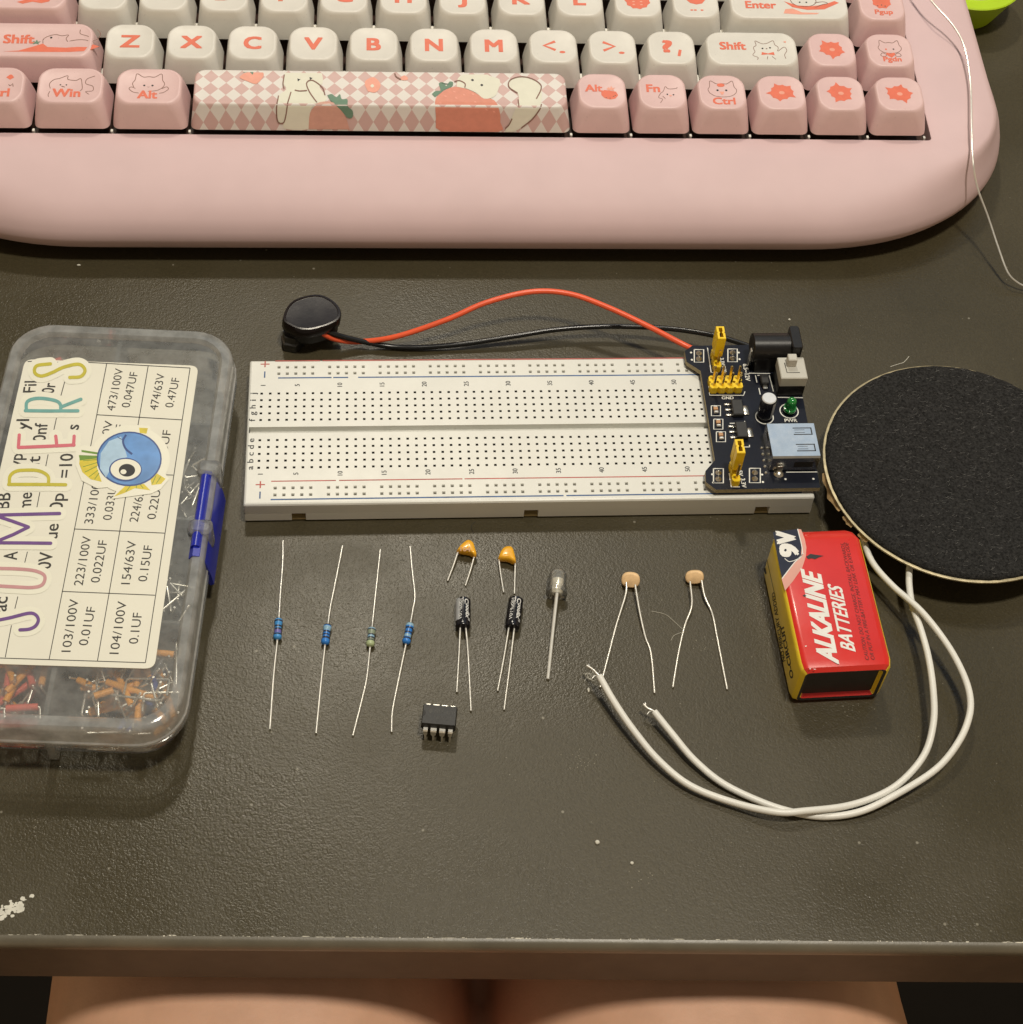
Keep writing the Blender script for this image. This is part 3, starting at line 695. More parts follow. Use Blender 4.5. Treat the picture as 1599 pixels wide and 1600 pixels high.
def z34(x0, pts): return [(x0+a/5.158, 90+b/5.158) for a, b in pts]
def sl(pts, n=4): return [(p.x, p.y) for p in spl([(a, b, 0) for a, b in pts], n)]
bm = BM(); SM = [M['cream'], M['berry'], M['coral'], M['green'], M['line'], M['black'], M['paleberry']]
A = lambda pts: z34(300, pts); B = lambda pts: z34(590, pts)
drape(bm, A(sl([(420, 140), (520, 115), (570, 130), (575, 165), (520, 225), (450, 205), (385, 175), (420, 140)][:-1]+[(405, 150)])), 2, 1)
drape(bm, A([(412, 135), (465, 90), (485, 105), (530, 92), (500, 120), (490, 152), (465, 130)]), 3, 2)
drape(bm, A(sl([(745, 150), (770, 90), (830, 100), (960, 92), (1010, 95), (1050, 145), (1055, 215), (1030, 250), (1090, 330), (1060, 380), (1010, 380), (960, 430), (945, 580), (750, 580), (740, 530), (690, 530), (685, 420), (700, 320), (760, 270), (735, 220)], 3)), 0, 1)
drape(bm, A(sl([(945, 580), (955, 450), (1010, 385), (1090, 365), (1170, 390), (1240, 470), (1280, 580)], 3)), 6, 2)
drape(bm, A(sl([(1092, 315), (1130, 305), (1165, 330), (1195, 305), (1210, 345), (1255, 345), (1260, 395), (1300, 430), (1300, 480), (1260, 485), (1200, 420), (1120, 360)], 3)), 3, 3)
drape(bm, A(sl([(860, 120), (880, 95), (925, 100), (915, 130), (870, 132)], 3)), 1, 2)
for x, y in ((862, 190), (960, 178)): drape(bm, A([(x-12, y-10), (x+14, y-2), (x-8, y+14)]), 5, 2)
drape(bm, B(sl([(465, 370), (480, 320), (560, 260), (640, 240), (740, 265), (850, 320), (940, 345), (985, 420), (990, 510), (975, 590), (510, 590), (470, 480)], 3)), 1, 1)
drape(bm, B(sl([(640, 240), (650, 170), (720, 125), (840, 108), (900, 150), (985, 180), (975, 260), (940, 320), (860, 335), (800, 290), (720, 255)], 3)), 0, 2)
drape(bm, B(sl([(440, 300), (470, 275), (510, 270), (495, 215), (530, 205), (555, 235), (580, 200), (610, 205), (600, 240), (540, 265), (500, 300), (465, 325)], 3)), 3, 2)
drape(bm, B(sl([(1060, 230), (1070, 180), (1150, 155), (1240, 170), (1310, 215), (1325, 300), (1310, 400), (1230, 500), (1160, 555), (1090, 590), (1030, 590), (1060, 520), (1100, 430), (1140, 350), (1130, 290), (1080, 265)], 3)), 0, 1)
drape(bm, B(sl([(990, 112), (1030, 100), (1065, 115), (1040, 135), (1000, 130)], 3)), 1, 1)
drape(bm, B(sl([(175, 175), (215, 150), (245, 170), (235, 190), (190, 188)], 3)), 2, 1)
drape(bm, A(sl([(1395, 230), (1400, 195), (1460, 165), (1510, 200), (1520, 245), (1480, 290), (1420, 280)], 3)), 2, 1)
drape(bm, A(sl([(1437, 238), (1455, 222), (1470, 238), (1455, 252)], 3)), 0, 2)
for x, y in ((765, 186), (840, 226)): drape(bm, B([(x-12, y), (x-4, y-9), (x+10, y-6), (x+12, y+6), (x-2, y+10)]), 5, 3)
for x, y in ((620, 280), (700, 305), (550, 318), (635, 330), (770, 300), (790, 362), (510, 375), (880, 410), (940, 425)): drape(bm, B([(x-12, y-8), (x+6, y-4), (x+12, y+8), (x-6, y+6)]), 2, 3)
def sline(pts):
    P = spl([(a, b, 0) for a, b in pts], 5)
    for a, b in zip(P, P[1:]):
        d = (b-a); nn = Vector((-d.y, d.x, 0)).normalized()*.95
        drape(bm, [tuple((a+nn)[:2]), tuple((b+nn)[:2]), tuple((b-nn)[:2]), tuple((a-nn)[:2])], 4, 4)
for L_ in ([(700, 320), (685, 420), (695, 520), (740, 530), (760, 470), (775, 380), (800, 290)], [(830, 275), (870, 282), (930, 278)], [(1010, 375), (950, 290), (925, 220), (970, 195), (1050, 250), (1075, 315)], [(745, 265), (735, 225), (745, 150)]):
    sline(A(L_))
for L_ in ([(1130, 290), (1060, 240), (1070, 185), (1150, 158), (1240, 172), (1310, 215), (1318, 260), (1282, 335)], [(1325, 380), (1250, 480), (1160, 555)], [(1140, 390), (1135, 340)], [(620, 200), (660, 192), (705, 215), (705, 248)], [(135, 125), (150, 160), (190, 185)], [(1030, 560), (1060, 530), (1085, 480)]):
    sline(B(L_))
part('cat_and_strawberry_print', bm, SM, sp.o, 0)

# ------------------------------------------------------------------ silver wire strand, lime tub
pts = [(1425, -45, 40), (1455, 0, 38), (1490, 40, 35), (1508, 75, 32.5), (1517, 130, 30), (1519, 200, 29), (1521, 250, 27), (1527, 290, 21), (1545, 340, 14), (1560, 385, 9), (1575, 425, 5), (1590, 441, 3), (1608, 450, 2), (1640, 465, .6)]
bm = BM(); tube(bm, spl([at(*p) for p in pts], 7), .36, 8)
o = part('wire_strand', bm, M['tin'], loc=at(1590, 441, 0)); tag(o, 'thin silver wire strand trailing off the right end of the pink keyboard', 'wire')
tp = at(1518, -34, 14); tp.z = 0
lt = thing('tub', 'lime green round tub standing behind the right end of the keyboard', 'tub', tp)
bm = BM(); lathe(bm, [(0, 8), (.3, 12.5), (13.2, 18.6), (14.0, 19.2), (14.4, 18.8), (14.5, 14)], tp, (0, 0, 1), 48); part('tub_body', bm, M['limecup'], lt, 40)
bm = BM(); lathe(bm, [(14.5, 13.9), (15.4, 13.6), (15.6, 13.0)], tp, (0, 0, 1), 48); part('lid', bm, M['limeband'], lt, 40)

# ------------------------------------------------------------------ breadboard
bb = thing('breadboard', 'long white solderless breadboard with red and blue rail lines and rows of holes', 'breadboard', (0, 0, 0))
BZ, BW, BD, BR = 8.5, 82.7, 27.2, .7
ry_t = [at(437.2, 573.8, BZ).y, at(437.2, 583.8, BZ).y]; ry_b = [at(431.2, 762.5, BZ).y, at(431.2, 773.3, BZ).y]
cols = [(k-32)*2.54 for k in range(1, 64)]
rails = [(2.92-32)*2.54+(g*6+i)*2.54 for g in range(10) for i in range(5)]
bm = BM()
def wallq(a, b, c, d, mi): poly(bm, [a, b, c, d], mi)
def hole_band(y0, y1, xs, ys, hs, depth, mi):
    X = sorted([-BW+BR, BW-BR]+[x+s*hs for x in xs for s in (-1, 1)]); Y = sorted([y0, y1]+[y+s*hs for y in ys for s in (-1, 1)])
    G = [[bm.verts.new((x, y, BZ)) for y in Y] for x in X]
    hx = {round(x-hs, 4) for x in xs}; hy = {round(y-hs, 4) for y in ys}
    for i in range(len(X)-1):
        for j in range(len(Y)-1):
            if round(X[i], 4) in hx and round(Y[j], 4) in hy:
                t = [G[i][j], G[i+1][j], G[i+1][j+1], G[i][j+1]]; k = .72; cx, cy = (X[i]+X[i+1])/2, (Y[j]+Y[j+1])/2
                lo = [bm.verts.new((cx+(v.co.x-cx)*k, cy+(v.co.y-cy)*k, BZ-depth*.3)) for v in t]
                lo2 = [bm.verts.new((v.co.x, v.co.y, BZ-depth)) for v in lo]
                for a in range(4):
                    b = (a+1) % 4
                    bm.faces.new((t[a], t[b], lo[b], lo[a])).material_index = 0 if mi == 2 else 1
                    bm.faces.new((lo[a], lo[b], lo2[b], lo2[a])).material_index = 0 if mi == 2 else 1
                bm.faces.new(lo2).material_index = mi
            else:
                bm.faces.new((G[i][j], G[i+1][j], G[i+1][j+1], G[i][j+1]))
GY = 1.15
hole_band(16.4, BD-BR, rails, sorted(ry_t), .50, .9, 2)
hole_band(GY, 16.4, cols, [3.81+2.54*i for i in range(5)], .385, 2.2, 1)
hole_band(-16.4, -GY, cols, sorted([-3.81-2.54*i for i in range(5)]), .385, 2.2, 1)
hole_band(-BD+BR, -16.4, rails, sorted(ry_b), .50, .9, 2)
for a, b in ((GY, -GY),):
    wallq((-BW+BR, a, BZ), (BW-BR, a, BZ), (BW-BR, a, BZ-2.2), (-BW+BR, a, BZ-2.2), 0)
    wallq((-BW+BR, b, BZ-2.2), (BW-BR, b, BZ-2.2), (BW-BR, b, BZ), (-BW+BR, b, BZ), 0)
    wallq((-BW+BR, a, BZ-2.2), (BW-BR, a, BZ-2.2), (BW-BR, b, BZ-2.2), (-BW+BR, b, BZ-2.2), 0)
NZ = 4.0
notch = [(at(457, 806, 1).x, at(479, 806, 1).x), (at(819, 806, 1).x, at(841, 806, 1).x), (at(1179, 802, 1).x, at(1201, 802, 1).x)]
loft(bm, [rr(0, 0, NZ, 2*BW, 2*BD, .5, 2), rr(0, 0, BZ-.7, 2*BW, 2*BD, .5, 2), rr(0, 0, BZ-.2, 2*BW-.5, 2*BD-.5, .4, 2), rr(0, 0, BZ, 2*BW-2*BR, 2*BD-2*BR, .02, 2)], False, False)
xs = [-BW]+[v for n_ in notch for v in n_]+[BW]
for a, b in zip(xs[::2], xs[1::2]):
    loft(bm, [rr((a+b)/2, -BD+1.6, .8, b-a, 3.2, .05, 1), rr((a+b)/2, -BD+1.6, NZ, b-a, 3.2, .05, 1)], True, False)
loft(bm, [rr(0, 1.5, .8, 2*BW, 2*BD-3.0, .3, 1), rr(0, 1.5, NZ, 2*BW, 2*BD-3.0, .3, 1)], True, False)
for a, b in notch:
    poly(bm, [(a, -BD, NZ), (b, -BD, NZ), (b, -BD+3, NZ), (a, -BD+3, NZ)], 3); poly(bm, [(a, -BD+2.97, .8), (b, -BD+2.97, .8), (b, -BD+2.97, NZ), (a, -BD+2.97, NZ)], 3)
part('board_body', bm, [M['bboard'], M['hole'], M['clip'], M['foam']], bb, 25)
bm = BM(); rbox(bm, 0, 0, .02, .8, 2*BW-1.4, 2*BD-1.4, .5, .05); part('adhesive_pad', bm, M['foam'], bb, 20)
PZ = BZ+.03
bm = BM()
yt, yb = at(528.7, 601.3, BZ).y, at(530, 737.5, BZ).y
for k in range(1, 64):
    if k == 1 or k % 5 == 0:
        for yy, dx in ((yt, .35), (yb, .55)):
            ctext(bm, str(k), (cols[k-1]+dx, yy-(.45 if yy == yb else 0), PZ), 1.4, .012, 0, .95, (0, 1, 0), (-1, 0, 0))
for i, ch in enumerate('abcde'): ctext(bm, ch, (cols[0]-2.5, -13.97+2.54*i, PZ), 1.75, 0.015, 0, 1.15, (0, 1, 0), (-1, 0, 0))
for i, ch in enumerate('fghij'): ctext(bm, ch, (cols[0]-2.5, 3.81+2.54*i, PZ), 1.75, 0.015, 0, 1.15, (0, 1, 0), (-1, 0, 0))
part('row_and_column_lettering', bm, M['black'], bb, 0)
def hl(bm, y, x0, x1, th, gaps=()):
    e = [x0]+[v for g in gaps for v in g]+[x1]
    for a, b in zip(e[::2], e[1::2]): poly(bm, [(a, y-th/2, PZ), (b, y-th/2, PZ), (b, y+th/2, PZ), (a, y+th/2, PZ)])
def cross(bm, px, py, minus=False):
    p = at(px, py, BZ)
    if not minus: poly(bm, [(p.x-1.35, p.y-.2, PZ), (p.x+1.35, p.y-.2, PZ), (p.x+1.35, p.y+.2, PZ), (p.x-1.35, p.y+.2, PZ)])
    poly(bm, [(p.x-.2, p.y-1.25, PZ+.01), (p.x+.2, p.y-1.25, PZ+.01), (p.x+.2, p.y+1.25, PZ+.01), (p.x-.2, p.y+1.25, PZ+.01)])
lx = at(431, 563, BZ).x
bm = BM(); hl(bm, at(640, 562.6, BZ).y, lx, 79, .42, ((-61.5, -60.8),)); hl(bm, at(640, 749.3, BZ).y, lx, 79, .36, ((-56.5, -55.6), (-20, -19.4))); cross(bm, 415, 569); cross(bm, 407.6, 757.3)
part('red_rail_print', bm, M['bred'], bb, 0)
bm = BM(); hl(bm, at(640, 589, BZ).y, lx+1, 79, .46, ((-58, -57.5), (-53, -50))); hl(bm, at(640, 777.7, BZ).y, lx, 79, .46, ((9, 9.8),)); cross(bm, 414.4, 585.4, True); cross(bm, 407, 773.7, True)
part('blue_rail_print', bm, M['bblue'], bb, 0)

# ------------------------------------------------------------------ power module on the right end of the breadboard
ZP = 11.4
def m8(x, y, z=ZP): return at(1050+x/5.335, 490+y/5.335, z)
pm = thing('power_module', 'navy power supply board with yellow pin headers and USB port on the breadboard end', 'circuit board', (66, 0, 8.5))
ol = [m8(*p) for p in ((110, 312), (172, 268), (1010, 255), (1240, 1452), (372, 1468), (287, 1404), (283, 1312), (362, 1222), (243, 478), (125, 402))]
bm = BM(); prism(bm, [(p.x, p.y) for p in ol], ZP-1.6, ZP, 0, 1); part('circuit_board', bm, [M['pcb'], M['pcbedge']], pm, 30)
SZ = ZP+.03
def qbox(bm, x0, y0, x1, y1, th, z=None, mi=0):
    z = SZ if z is None else z
    P = [m8(x0, y0), m8(x1, y0), m8(x1, y1), m8(x0, y1)]
    ribbon(bm, [(p.x, p.y) for p in P+[P[0]]], th, lambda q: Vector((q.x, q.y, z)), mi, smooth=False)
bm = BM()
pads = ((190, 300, 268, 405), (470, 295, 548, 402), (350, 1292, 432, 1412), (650, 1290, 740, 1410))
for q in pads: qbox(bm, *q, .35)
for x, y in ((163, 325), (170, 385), (560, 325), (567, 380), (340, 1340), (348, 1408), (755, 1342), (762, 1404), (950, 1380), (1183, 1378)):
    p = m8(x, y); poly(bm, circ(p.x, p.y, .36, n=10, z=SZ))
def sline8(pts, th=.28):
    ribbon(bm, [(m8(*p).x, m8(*p).y) for p in pts], th, lambda q: Vector((q.x, q.y, SZ)), smooth=False)
for q in (((305, 570), (318, 680), (600, 682), (612, 650)), ((645, 497), (825, 500)), ((815, 515), (850, 650)), ((700, 515), (712, 575)), ((885, 698), (1095, 702)), ((485, 915), (610, 912)), ((610, 895), (610, 915)), ((560, 1112), (650, 1112)), ((650, 1095), (650, 1115)),
          ((715, 515), (735, 515)), ((728, 620), (740, 675)), ((300, 285), (330, 490), (385, 495)), ((480, 1330), (498, 1445), (570, 1445)), ((955, 1322), (1215, 1320))): sline8(q)
for cx, cy, r in ((775, 862, 2.65), (980, 812, 2.75)):
    p = m8(cx, cy); ribbon(bm, [(p.x+r*math.cos(a*.2618), p.y+r*math.sin(a*.2618)) for a in range(25)], .32, lambda q: Vector((q.x, q.y, SZ)))
for x, y in ((370, 768), (390, 880), (412, 985)): qbox(bm, x-38, y, x+38, y+84, .3)
def t8(s, x, y, h, vert=False, b=.02):
    p = m8(x, y, SZ); ctext(bm, s, p, h, b, 0, 1.0, (0, -1, 0) if vert else (1, 0, 0), (1, 0, 0) if vert else (0, 1, 0))
t8('GND', 468, 702, 1.1); t8('3.3V', 425, 400, 1.1, True); t8('5V', 405, 318, 1.1, True); t8('OFF', 440, 460, 1.0, True); t8('6.5~12V', 626, 490, 1.35, True)
t8('5V', 575, 1330, 1.2, True); t8('3.3V', 600, 1412, 1.25, True); t8('OFF', 570, 1245, 1.0, True); t8('PWR', 995, 890, 1.2)
part('silkscreen', bm, M['silk'], pm, 0)
for q in pads:
    for k in (.28, .72):
        bm = BM(); p = m8((q[0]+q[2])/2, q[1]+(q[3]-q[1])*k); lathe(bm, [(0, .95), (.3, .8), (.55, .3), (.9, .22), (1.0, .05)], (p.x, p.y, ZP), (0, 0, 1), 14); part('solder_joint', bm, M['solder'], pm, 60)
def header3(x, y):
    p = m8(x, y); cx, cy = p.x, p.y
    bm = BM()
    for k in range(3): loft(bm, [rr(cx, cy+1.27+2.54*k, ZP, 2.3, 2.54, .5, 1), rr(cx, cy+1.27+2.54*k, ZP+2.5, 2.3, 2.54, .5, 1)])
    hd = part('pin_header', bm, M['yellow'], pm, 30)
    for k in range(3):
        bm = BM(); rbox(bm, cx, cy+1.27+2.54*k, ZP+2.4, ZP+9, .64, .64, .02, .15, n=1); part('pin', bm, M['gold'], hd, 30)
    bm = BM(); yc = cy+5.08; z0, z1 = ZP+4.6, ZP+12.6
    out = [(-1.25, -2.55), (1.25, -2.55), (1.25, -.3), (1.0, -.1), (1.0, .1), (1.25, .3), (1.25, 2.55), (-1.25, 2.55), (-1.25, .3), (-1.0, .1), (-1.0, -.1), (-1.25, -.3)]
    inn = [(-.55, -1.9), (.55, -1.9), (.55, -.4), (.3, -.2), (.3, .2), (.55, .4), (.55, 1.9), (-.55, 1.9), (-.55, .4), (-.3, .2), (-.3, -.2), (-.55, -.4)]
    V = lambda L_, z, s=1: [Vector((cx+a*s, yc+b*s, z)) for a, b in L_]
    loft(bm, [V(out, z0), V(out, z1-.2), V(out, z1, .95), V(inn, z1), V(inn, z1-2.4)], True, True)
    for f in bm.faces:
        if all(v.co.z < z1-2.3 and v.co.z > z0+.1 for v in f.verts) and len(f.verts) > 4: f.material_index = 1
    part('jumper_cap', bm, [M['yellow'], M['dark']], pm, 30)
header3(378, 492); header3(533, 1442)
bm = BM(); p0 = m8(315, 668); hw = 10.0/4
for k in range(4):
    for j in range(2): loft(bm, [rr(p0.x+hw*(k+.5), p0.y+1.27+2.5*j, ZP, hw, 2.5, .55, 1), rr(p0.x+hw*(k+.5), p0.y+1.27+2.5*j, ZP+2.5, hw, 2.5, .55, 1)])
hd = part('pin_header', bm, M['yellow'], pm, 30)
for k in range(4):
    for j in range(2):
        bm = BM(); rbox(bm, p0.x+hw*(k+.5), p0.y+1.27+2.5*j, ZP+2.4, ZP+8.3, .64, .64, .02, .2, n=1); part('pin', bm, M['gold'], hd, 30)
for x, y in ((368, 810), (390, 922), (412, 1027)):
    p = m8(x, y); bm = BM(); rbox(bm, p.x, p.y+.45, ZP+.02, ZP+.8, 1.3, 1.1, .05, .1, mi=0, n=1); rbox(bm, p.x, p.y-.85, ZP+.02, ZP+.85, 1.3, .8, .05, .2, mi=1, n=1); rbox(bm, p.x, p.y+1.2, ZP+.02, ZP+.8, 1.2, .5, .05, .1, mi=1, n=1)
    part('chip_capacitor', bm, [M['tan'], M['tin']], pm, 30)
for (x, y) in ((545, 805), (580, 990)):
    p = m8(x, y); bm = BM(); rbox(bm, p.x, p.y, ZP+.1, ZP+1.7, 3.4, 5.8, .15, .25, n=2); rg = part('voltage_regulator', bm, M['blackm'], pm, 30)
    bm = BM()
    for k in (-2.05, 0, 2.05):
        for s_, xx in ((.9, -2.3), (.75, -3.4)):
            lathe(bm, [(0, .55*s_), (.3, .5*s_), (.5, .2)], (p.x+xx, p.y+k, ZP+.02), (0, 0, 1), 10)
        rbox(bm, p.x-2.6, p.y+k, ZP+.1, ZP+.5, 2.0, .7, .1, .1, n=1)
    rbox(bm, p.x+2.6, p.y-.3, ZP+.05, ZP+.45, 1.7, 3.4, .1, .1, n=1)
    part('solder_pin', bm, M['solder'], rg, 50)
bm = BM(); p = m8(770, 575); rbox(bm, p.x, p.y, ZP+.05, ZP+2.0, 2.4, 3.6, .2, .25, n=2); rbox(bm, p.x, p.y-2.3, ZP+.05, ZP+.7, 1.4, 1.3, .1, .1, mi=1, n=1); part('diode', bm, [M['blackm'], M['solder']], pm, 30)
p = m8(772, 862); bm = BM()
def capmf(j, i): return 1 if (i in (0, 1, 2)) and 2 <= j <= 3 else 0
lathe(bm, [(.2, 2.2), (.6, 2.35), (1.0, 2.2), (1.4, 2.35), (8.2, 2.35), (8.8, 2.1)], (p.x, p.y, ZP), (0, 0, 1), 24, 0)
ca = part('capacitor', bm, M['capblack'], pm, 40)
bm = BM(); lathe(bm, [(8.5, 2.2), (8.85, 2.12), (9.0, 1.95)], (p.x, p.y, ZP), (0, 0, 1), 24); part('capacitor_top', bm, M['capsilver'], ca, 40)
bm = BM()
for k in range(3):
    a0 = math.radians(-62+k*11); a1 = math.radians(-62+(k+1)*11)
    poly(bm, [(p.x+2.38*math.cos(a), p.y+2.38*math.sin(a), ZP+z) for a, z in ((a0, 1.6), (a1, 1.6), (a1, 8.2), (a0, 8.2))])
part('polarity_stripe', bm, M['capgrey'], ca, 30)
p = m8(980, 815); bm = BM(); lathe(bm, [(.9, 1.75), (1.0, 1.95), (1.9, 1.95), (2.0, 1.55), (4.4, 1.5)]+[(4.4+1.5*math.sin(a*.2244), 1.5*math.cos(a*.2244)) for a in range(1, 8)], (p.x, p.y, ZP), (0, 0, 1), 20)
part('green_led', bm, M['ledgreen'], pm, 50)
bm = BM(); p = m8(985, 690); cx, cy = p.x+.0, p.y+4.3
rbox(bm, cx, cy, ZP+.05, ZP+4.4, 8.0, 8.3, .3, .15); sw = part('push_switch', bm, M['blackp'], pm, 30)
bm = BM(); rbox(bm, cx, cy, ZP+4.4, ZP+8.3, 8.1, 8.4, .3, .25); part('switch_housing', bm, M['grey'], sw, 30)
bm = BM(); rbox(bm, cx-.3, cy+1.6, ZP+8.2, ZP+11.4, 2.7, 2.7, .2, .25); part('button', bm, M['grey'], sw, 30)
bm = BM(); zz = ZP+8.33
ribbon(bm, [(cx-2.2, cy+1.9), (cx-2.0, cy-2.0), (cx+1.9, cy-2.0)], .28, lambda q: Vector((q.x, q.y, zz)), smooth=False); part('groove', bm, M['dark'], sw, 0)
# barrel jack
p = m8(650, 495); q = m8(1090, 495); jx0, jy0 = p.x, p.y; JL = 14.6
bm = BM(); rbox(bm, jx0+JL/2+.6, jy0+4.5, ZP+.05, ZP+6.0, JL-1.5, 8.6, .3, .2); jk = part('power_jack', bm, M['blackp'], pm, 30)
bm = BM(); lathe(bm, [(0, 4.1), (.2, 4.35), (JL-3, 4.35)], (jx0+.2, jy0+4.5, ZP+6.6), (1, 0, 0), 32); lathe(bm, [(0, 3.3), (-.05, 3.3)], (jx0+.18, jy0+4.5, ZP+6.6), (1, 0, 0), 24, 1); part('barrel', bm, [M['blackp'], M['dark']], jk, 40)
bm = BM(); rbox(bm, jx0+JL-1.6, jy0+4.5, ZP+.1, ZP+11.4, 3.2, 9.2, .9, .3); part('flange', bm, M['blackp'], jk, 35)
bm = BM(); rbox(bm, jx0+.1, jy0+3.4, ZP+.1, ZP+6.8, .6, 1.8, .1, .1); part('contact_spring', bm, M['solder'], jk, 30)
# usb socket, opening to the right
ZU = ZP+6.9
A_, B_, C_, D_ = m8(795, 905, ZU), m8(1190, 905, ZU), m8(1238, 1195, ZU), m8(845, 1200, ZU)
ux0, ux1, uy0, uy1 = (A_.x+D_.x)/2, min((B_.x+C_.x)/2, 83.6), (C_.y+D_.y)/2, (A_.y+B_.y)/2
cx, cy, uw, ud = (ux0+ux1)/2, (uy0+uy1)/2, ux1-ux0, uy1-uy0
bm = BM()
sec = lambda x, ins=0: [Vector((x, cy+a, b)) for a, b in ((-ud/2+.5+ins, ZP+.4+ins), (ud/2-.5-ins, ZP+.4+ins), (ud/2-ins, ZP+.9+ins), (ud/2-ins, ZU-.5-ins), (ud/2-.5-ins, ZU-ins), (-ud/2+.5+ins, ZU-ins), (-ud/2+ins, ZU-.5-ins), (-ud/2+ins, ZP+.9+ins))]
loft(bm, [sec(ux0), sec(ux1), sec(ux1, .35), sec(ux0+2, .35)], True, True)
us = part('usb_port', bm, M['steel'], pm, 30)
bm = BM(); rbox(bm, cx, cy, ZU-2.6, ZU-1.0, uw-3, ud-3.5, .2, .2); part('contact_tongue', bm, M['bwhite'], us, 30)
bm = BM()
for yy in (cy+3.1, cy-3.0):
    z = ZU+.03
    for a, b, c_, d_ in ((ux1-6.6, yy+1.35, ux1-1.0, yy+1.05), (ux1-6.6, yy-1.35, ux1-1.0, yy-1.05), (ux1-1.35, yy-1.3, ux1-1.0, yy+1.3), (ux1-6.2, yy+.55, ux1-3.2, yy+.42), (ux1-6.2, yy-.55, ux1-3.2, yy-.42)):
        y0_, y1_ = min(b, d_), max(b, d_); poly(bm, [(a, y0_, z), (c_, y0_, z), (c_, y1_, z), (a, y1_, z)])
part('spring_slot', bm, M['dark'], us, 0)
bm = BM()
yf = uy0-.03
for a, b, z0, z1 in ((ux1-7.2, ux1-1.6, ZP+2.2, ZP+4.6), (ux0+1.2, ux0+3.4, ZP+1.0, ZP+1.6)):
    poly(bm, [(a, yf, z0), (b, yf, z0), (b, yf, z1), (a, yf, z1)])
yf = ux0-.03
for yy in (cy+2.6, cy-2.8): poly(bm, [(yf, yy-1.6, ZU-2.2), (yf, yy+1.6, ZU-2.2), (yf, yy+1.6, ZU-.9), (yf, yy-1.6, ZU-.9)])
part('shell_window', bm, M['dark'], us, 0)
bm = BM()
for x in (ux0+2.8,): 
    rbox(bm, x, uy0-.5, ZP+.02, ZP+3.4, 1.6, .35, .1, .1); lathe(bm, [(0, 1.5), (.4, 1.2), (.9, .4)], (x, uy0-.6, ZP+.02), (0, 0, 1), 14)
for k in range(5):
    p = m8(762+k*9, 1120+k*52); lathe(bm, [(0, .45), (.3, .35), (.5, .1)], (p.x-.4, p.y, ZP+.02), (0, 0, 1), 8)
part('solder_tab', bm, M['solder'], us, 50)

# ------------------------------------------------------------------ battery snap with its two wires
bs = thing('battery_snap', 'black battery snap connector with orange and black wires behind the breadboard', 'battery clip', at(488, 515, 0))
top = [at(*p, 12) for p in ((442, 497), (446, 484), (454, 473), (466, 465.5), (488, 460), (504, 460.5), (520, 468), (531, 479), (534, 491), (529, 500), (516, 507), (501, 512), (484, 515.5), (467, 514), (453, 508), (445, 503))]
top = spl(top+[top[0]], 4)[:-1]; cxy = sum(top, Vector())/len(top)
def sc(L_, s, z, dx=0): return [Vector((cxy.x+(p.x-cxy.x)*s+dx, cxy.y+(p.y-cxy.y)*s, z)) for p in L_]
bm = BM(); loft(bm, [sc(top, .96, 8.0, -.5), sc(top, 1.0, 8.4, -.4), sc(top, 1.0, 11.5), sc(top, .975, 12.0), sc(top, .90, 12.05), sc(top, .885, 11.8), sc(top, .84, 11.78)]); part('cap', bm, M['snapblack'], bs, 40)
for px_, py_ in ((458, 531), (505, 505)):
    bm = BM(); p = at(px_, py_, 2.5); lathe(bm, [(0, 3.4), (.4, 3.7), (3.2, 3.7), (3.6, 3.2), (6, 3.0)], (p.x, p.y, .05), (0, 0, 1), 6 if px_ < 480 else 16); part('snap_stud', bm, M['stud'], bs, 35)
bm = BM(); loft(bm, [sc(top, .72, 3.6), sc(top, .86, 4.6), sc(top, .9, 8.1)]); part('contact_plate', bm, M['blackm'], bs, 40)
def wire(name, pts, r, m, parent, n=7):
    bm = BM(); P = spl([at(*p) if len(p) == 3 else Vector(p) for p in pts], n)
    for p in P: p.z = max(p.z, r+.02)
    tube(bm, P, r, 10); return part(name, bm, M[m], parent, 60)
wire('orange_wire', [(490, 512, 9), (505, 521, 7.5), (525, 530, 4.5), (560, 534, 2.5), (620, 526, 5), (700, 499, 9), (760, 473, 12), (830, 456, 14), (890, 459, 14), (950, 480, 13), (1010, 508, 11.5), (1068, 538, 10.2), (1090, 548, 9.0)], .88, 'wirer', bs)
wire('black_wire', [(494, 510, 9), (510, 517, 8), (540, 527, 5), (600, 540, 1.5), (650, 543, 1.2), (720, 538, 2.0), (800, 526, 3.5), (870, 515, 4.5), (950, 510, 5), (1040, 513, 6), (1110, 523, 7.5), (1160, 537, 8), (1185, 548, 8)], .84, 'wireb', bs)

# ------------------------------------------------------------------ nine volt battery
HB = 17.5
bl = at(1255, 1049, HB); tl = at(1206, 824, HB); ey = (tl-bl).normalized(); ex = Vector((ey.y, -ey.x, 0)); LB = 46.6; WB = 25.2
O9 = Vector((bl.x, bl.y, 0))+ex*-.2
def b9(x, y, z): return O9+ex*x+ey*y+Vector((0, 0, z))
bt = thing('battery', 'red and yellow nine volt battery lying on the desk in front of the round speaker', 'battery', O9+ex*12.6+ey*23)
def bring(y, ins, r=2.2):
    r = max(r-ins*.5, .6)
    return [b9(p.x, y, p.y) for p in [Vector((q.x, q.y, 0)) for q in rr(WB/2, HB/2, 0, WB-2*ins, HB-2*ins, r, 4)]]
rings = [bring(1.5, 2.9), bring(1.0, 2.6), bring(.4, 2.3), bring(.2, 1.5), bring(1.2, .4), bring(3.2, 0), bring(LB-4.5, 0), bring(LB-1.5, 1.2), bring(LB, 2.6)]
bm = BM(); fs = loft(bm, rings); bm.normal_update()
bmesh.ops.recalc_face_normals(bm, faces=bm.faces)
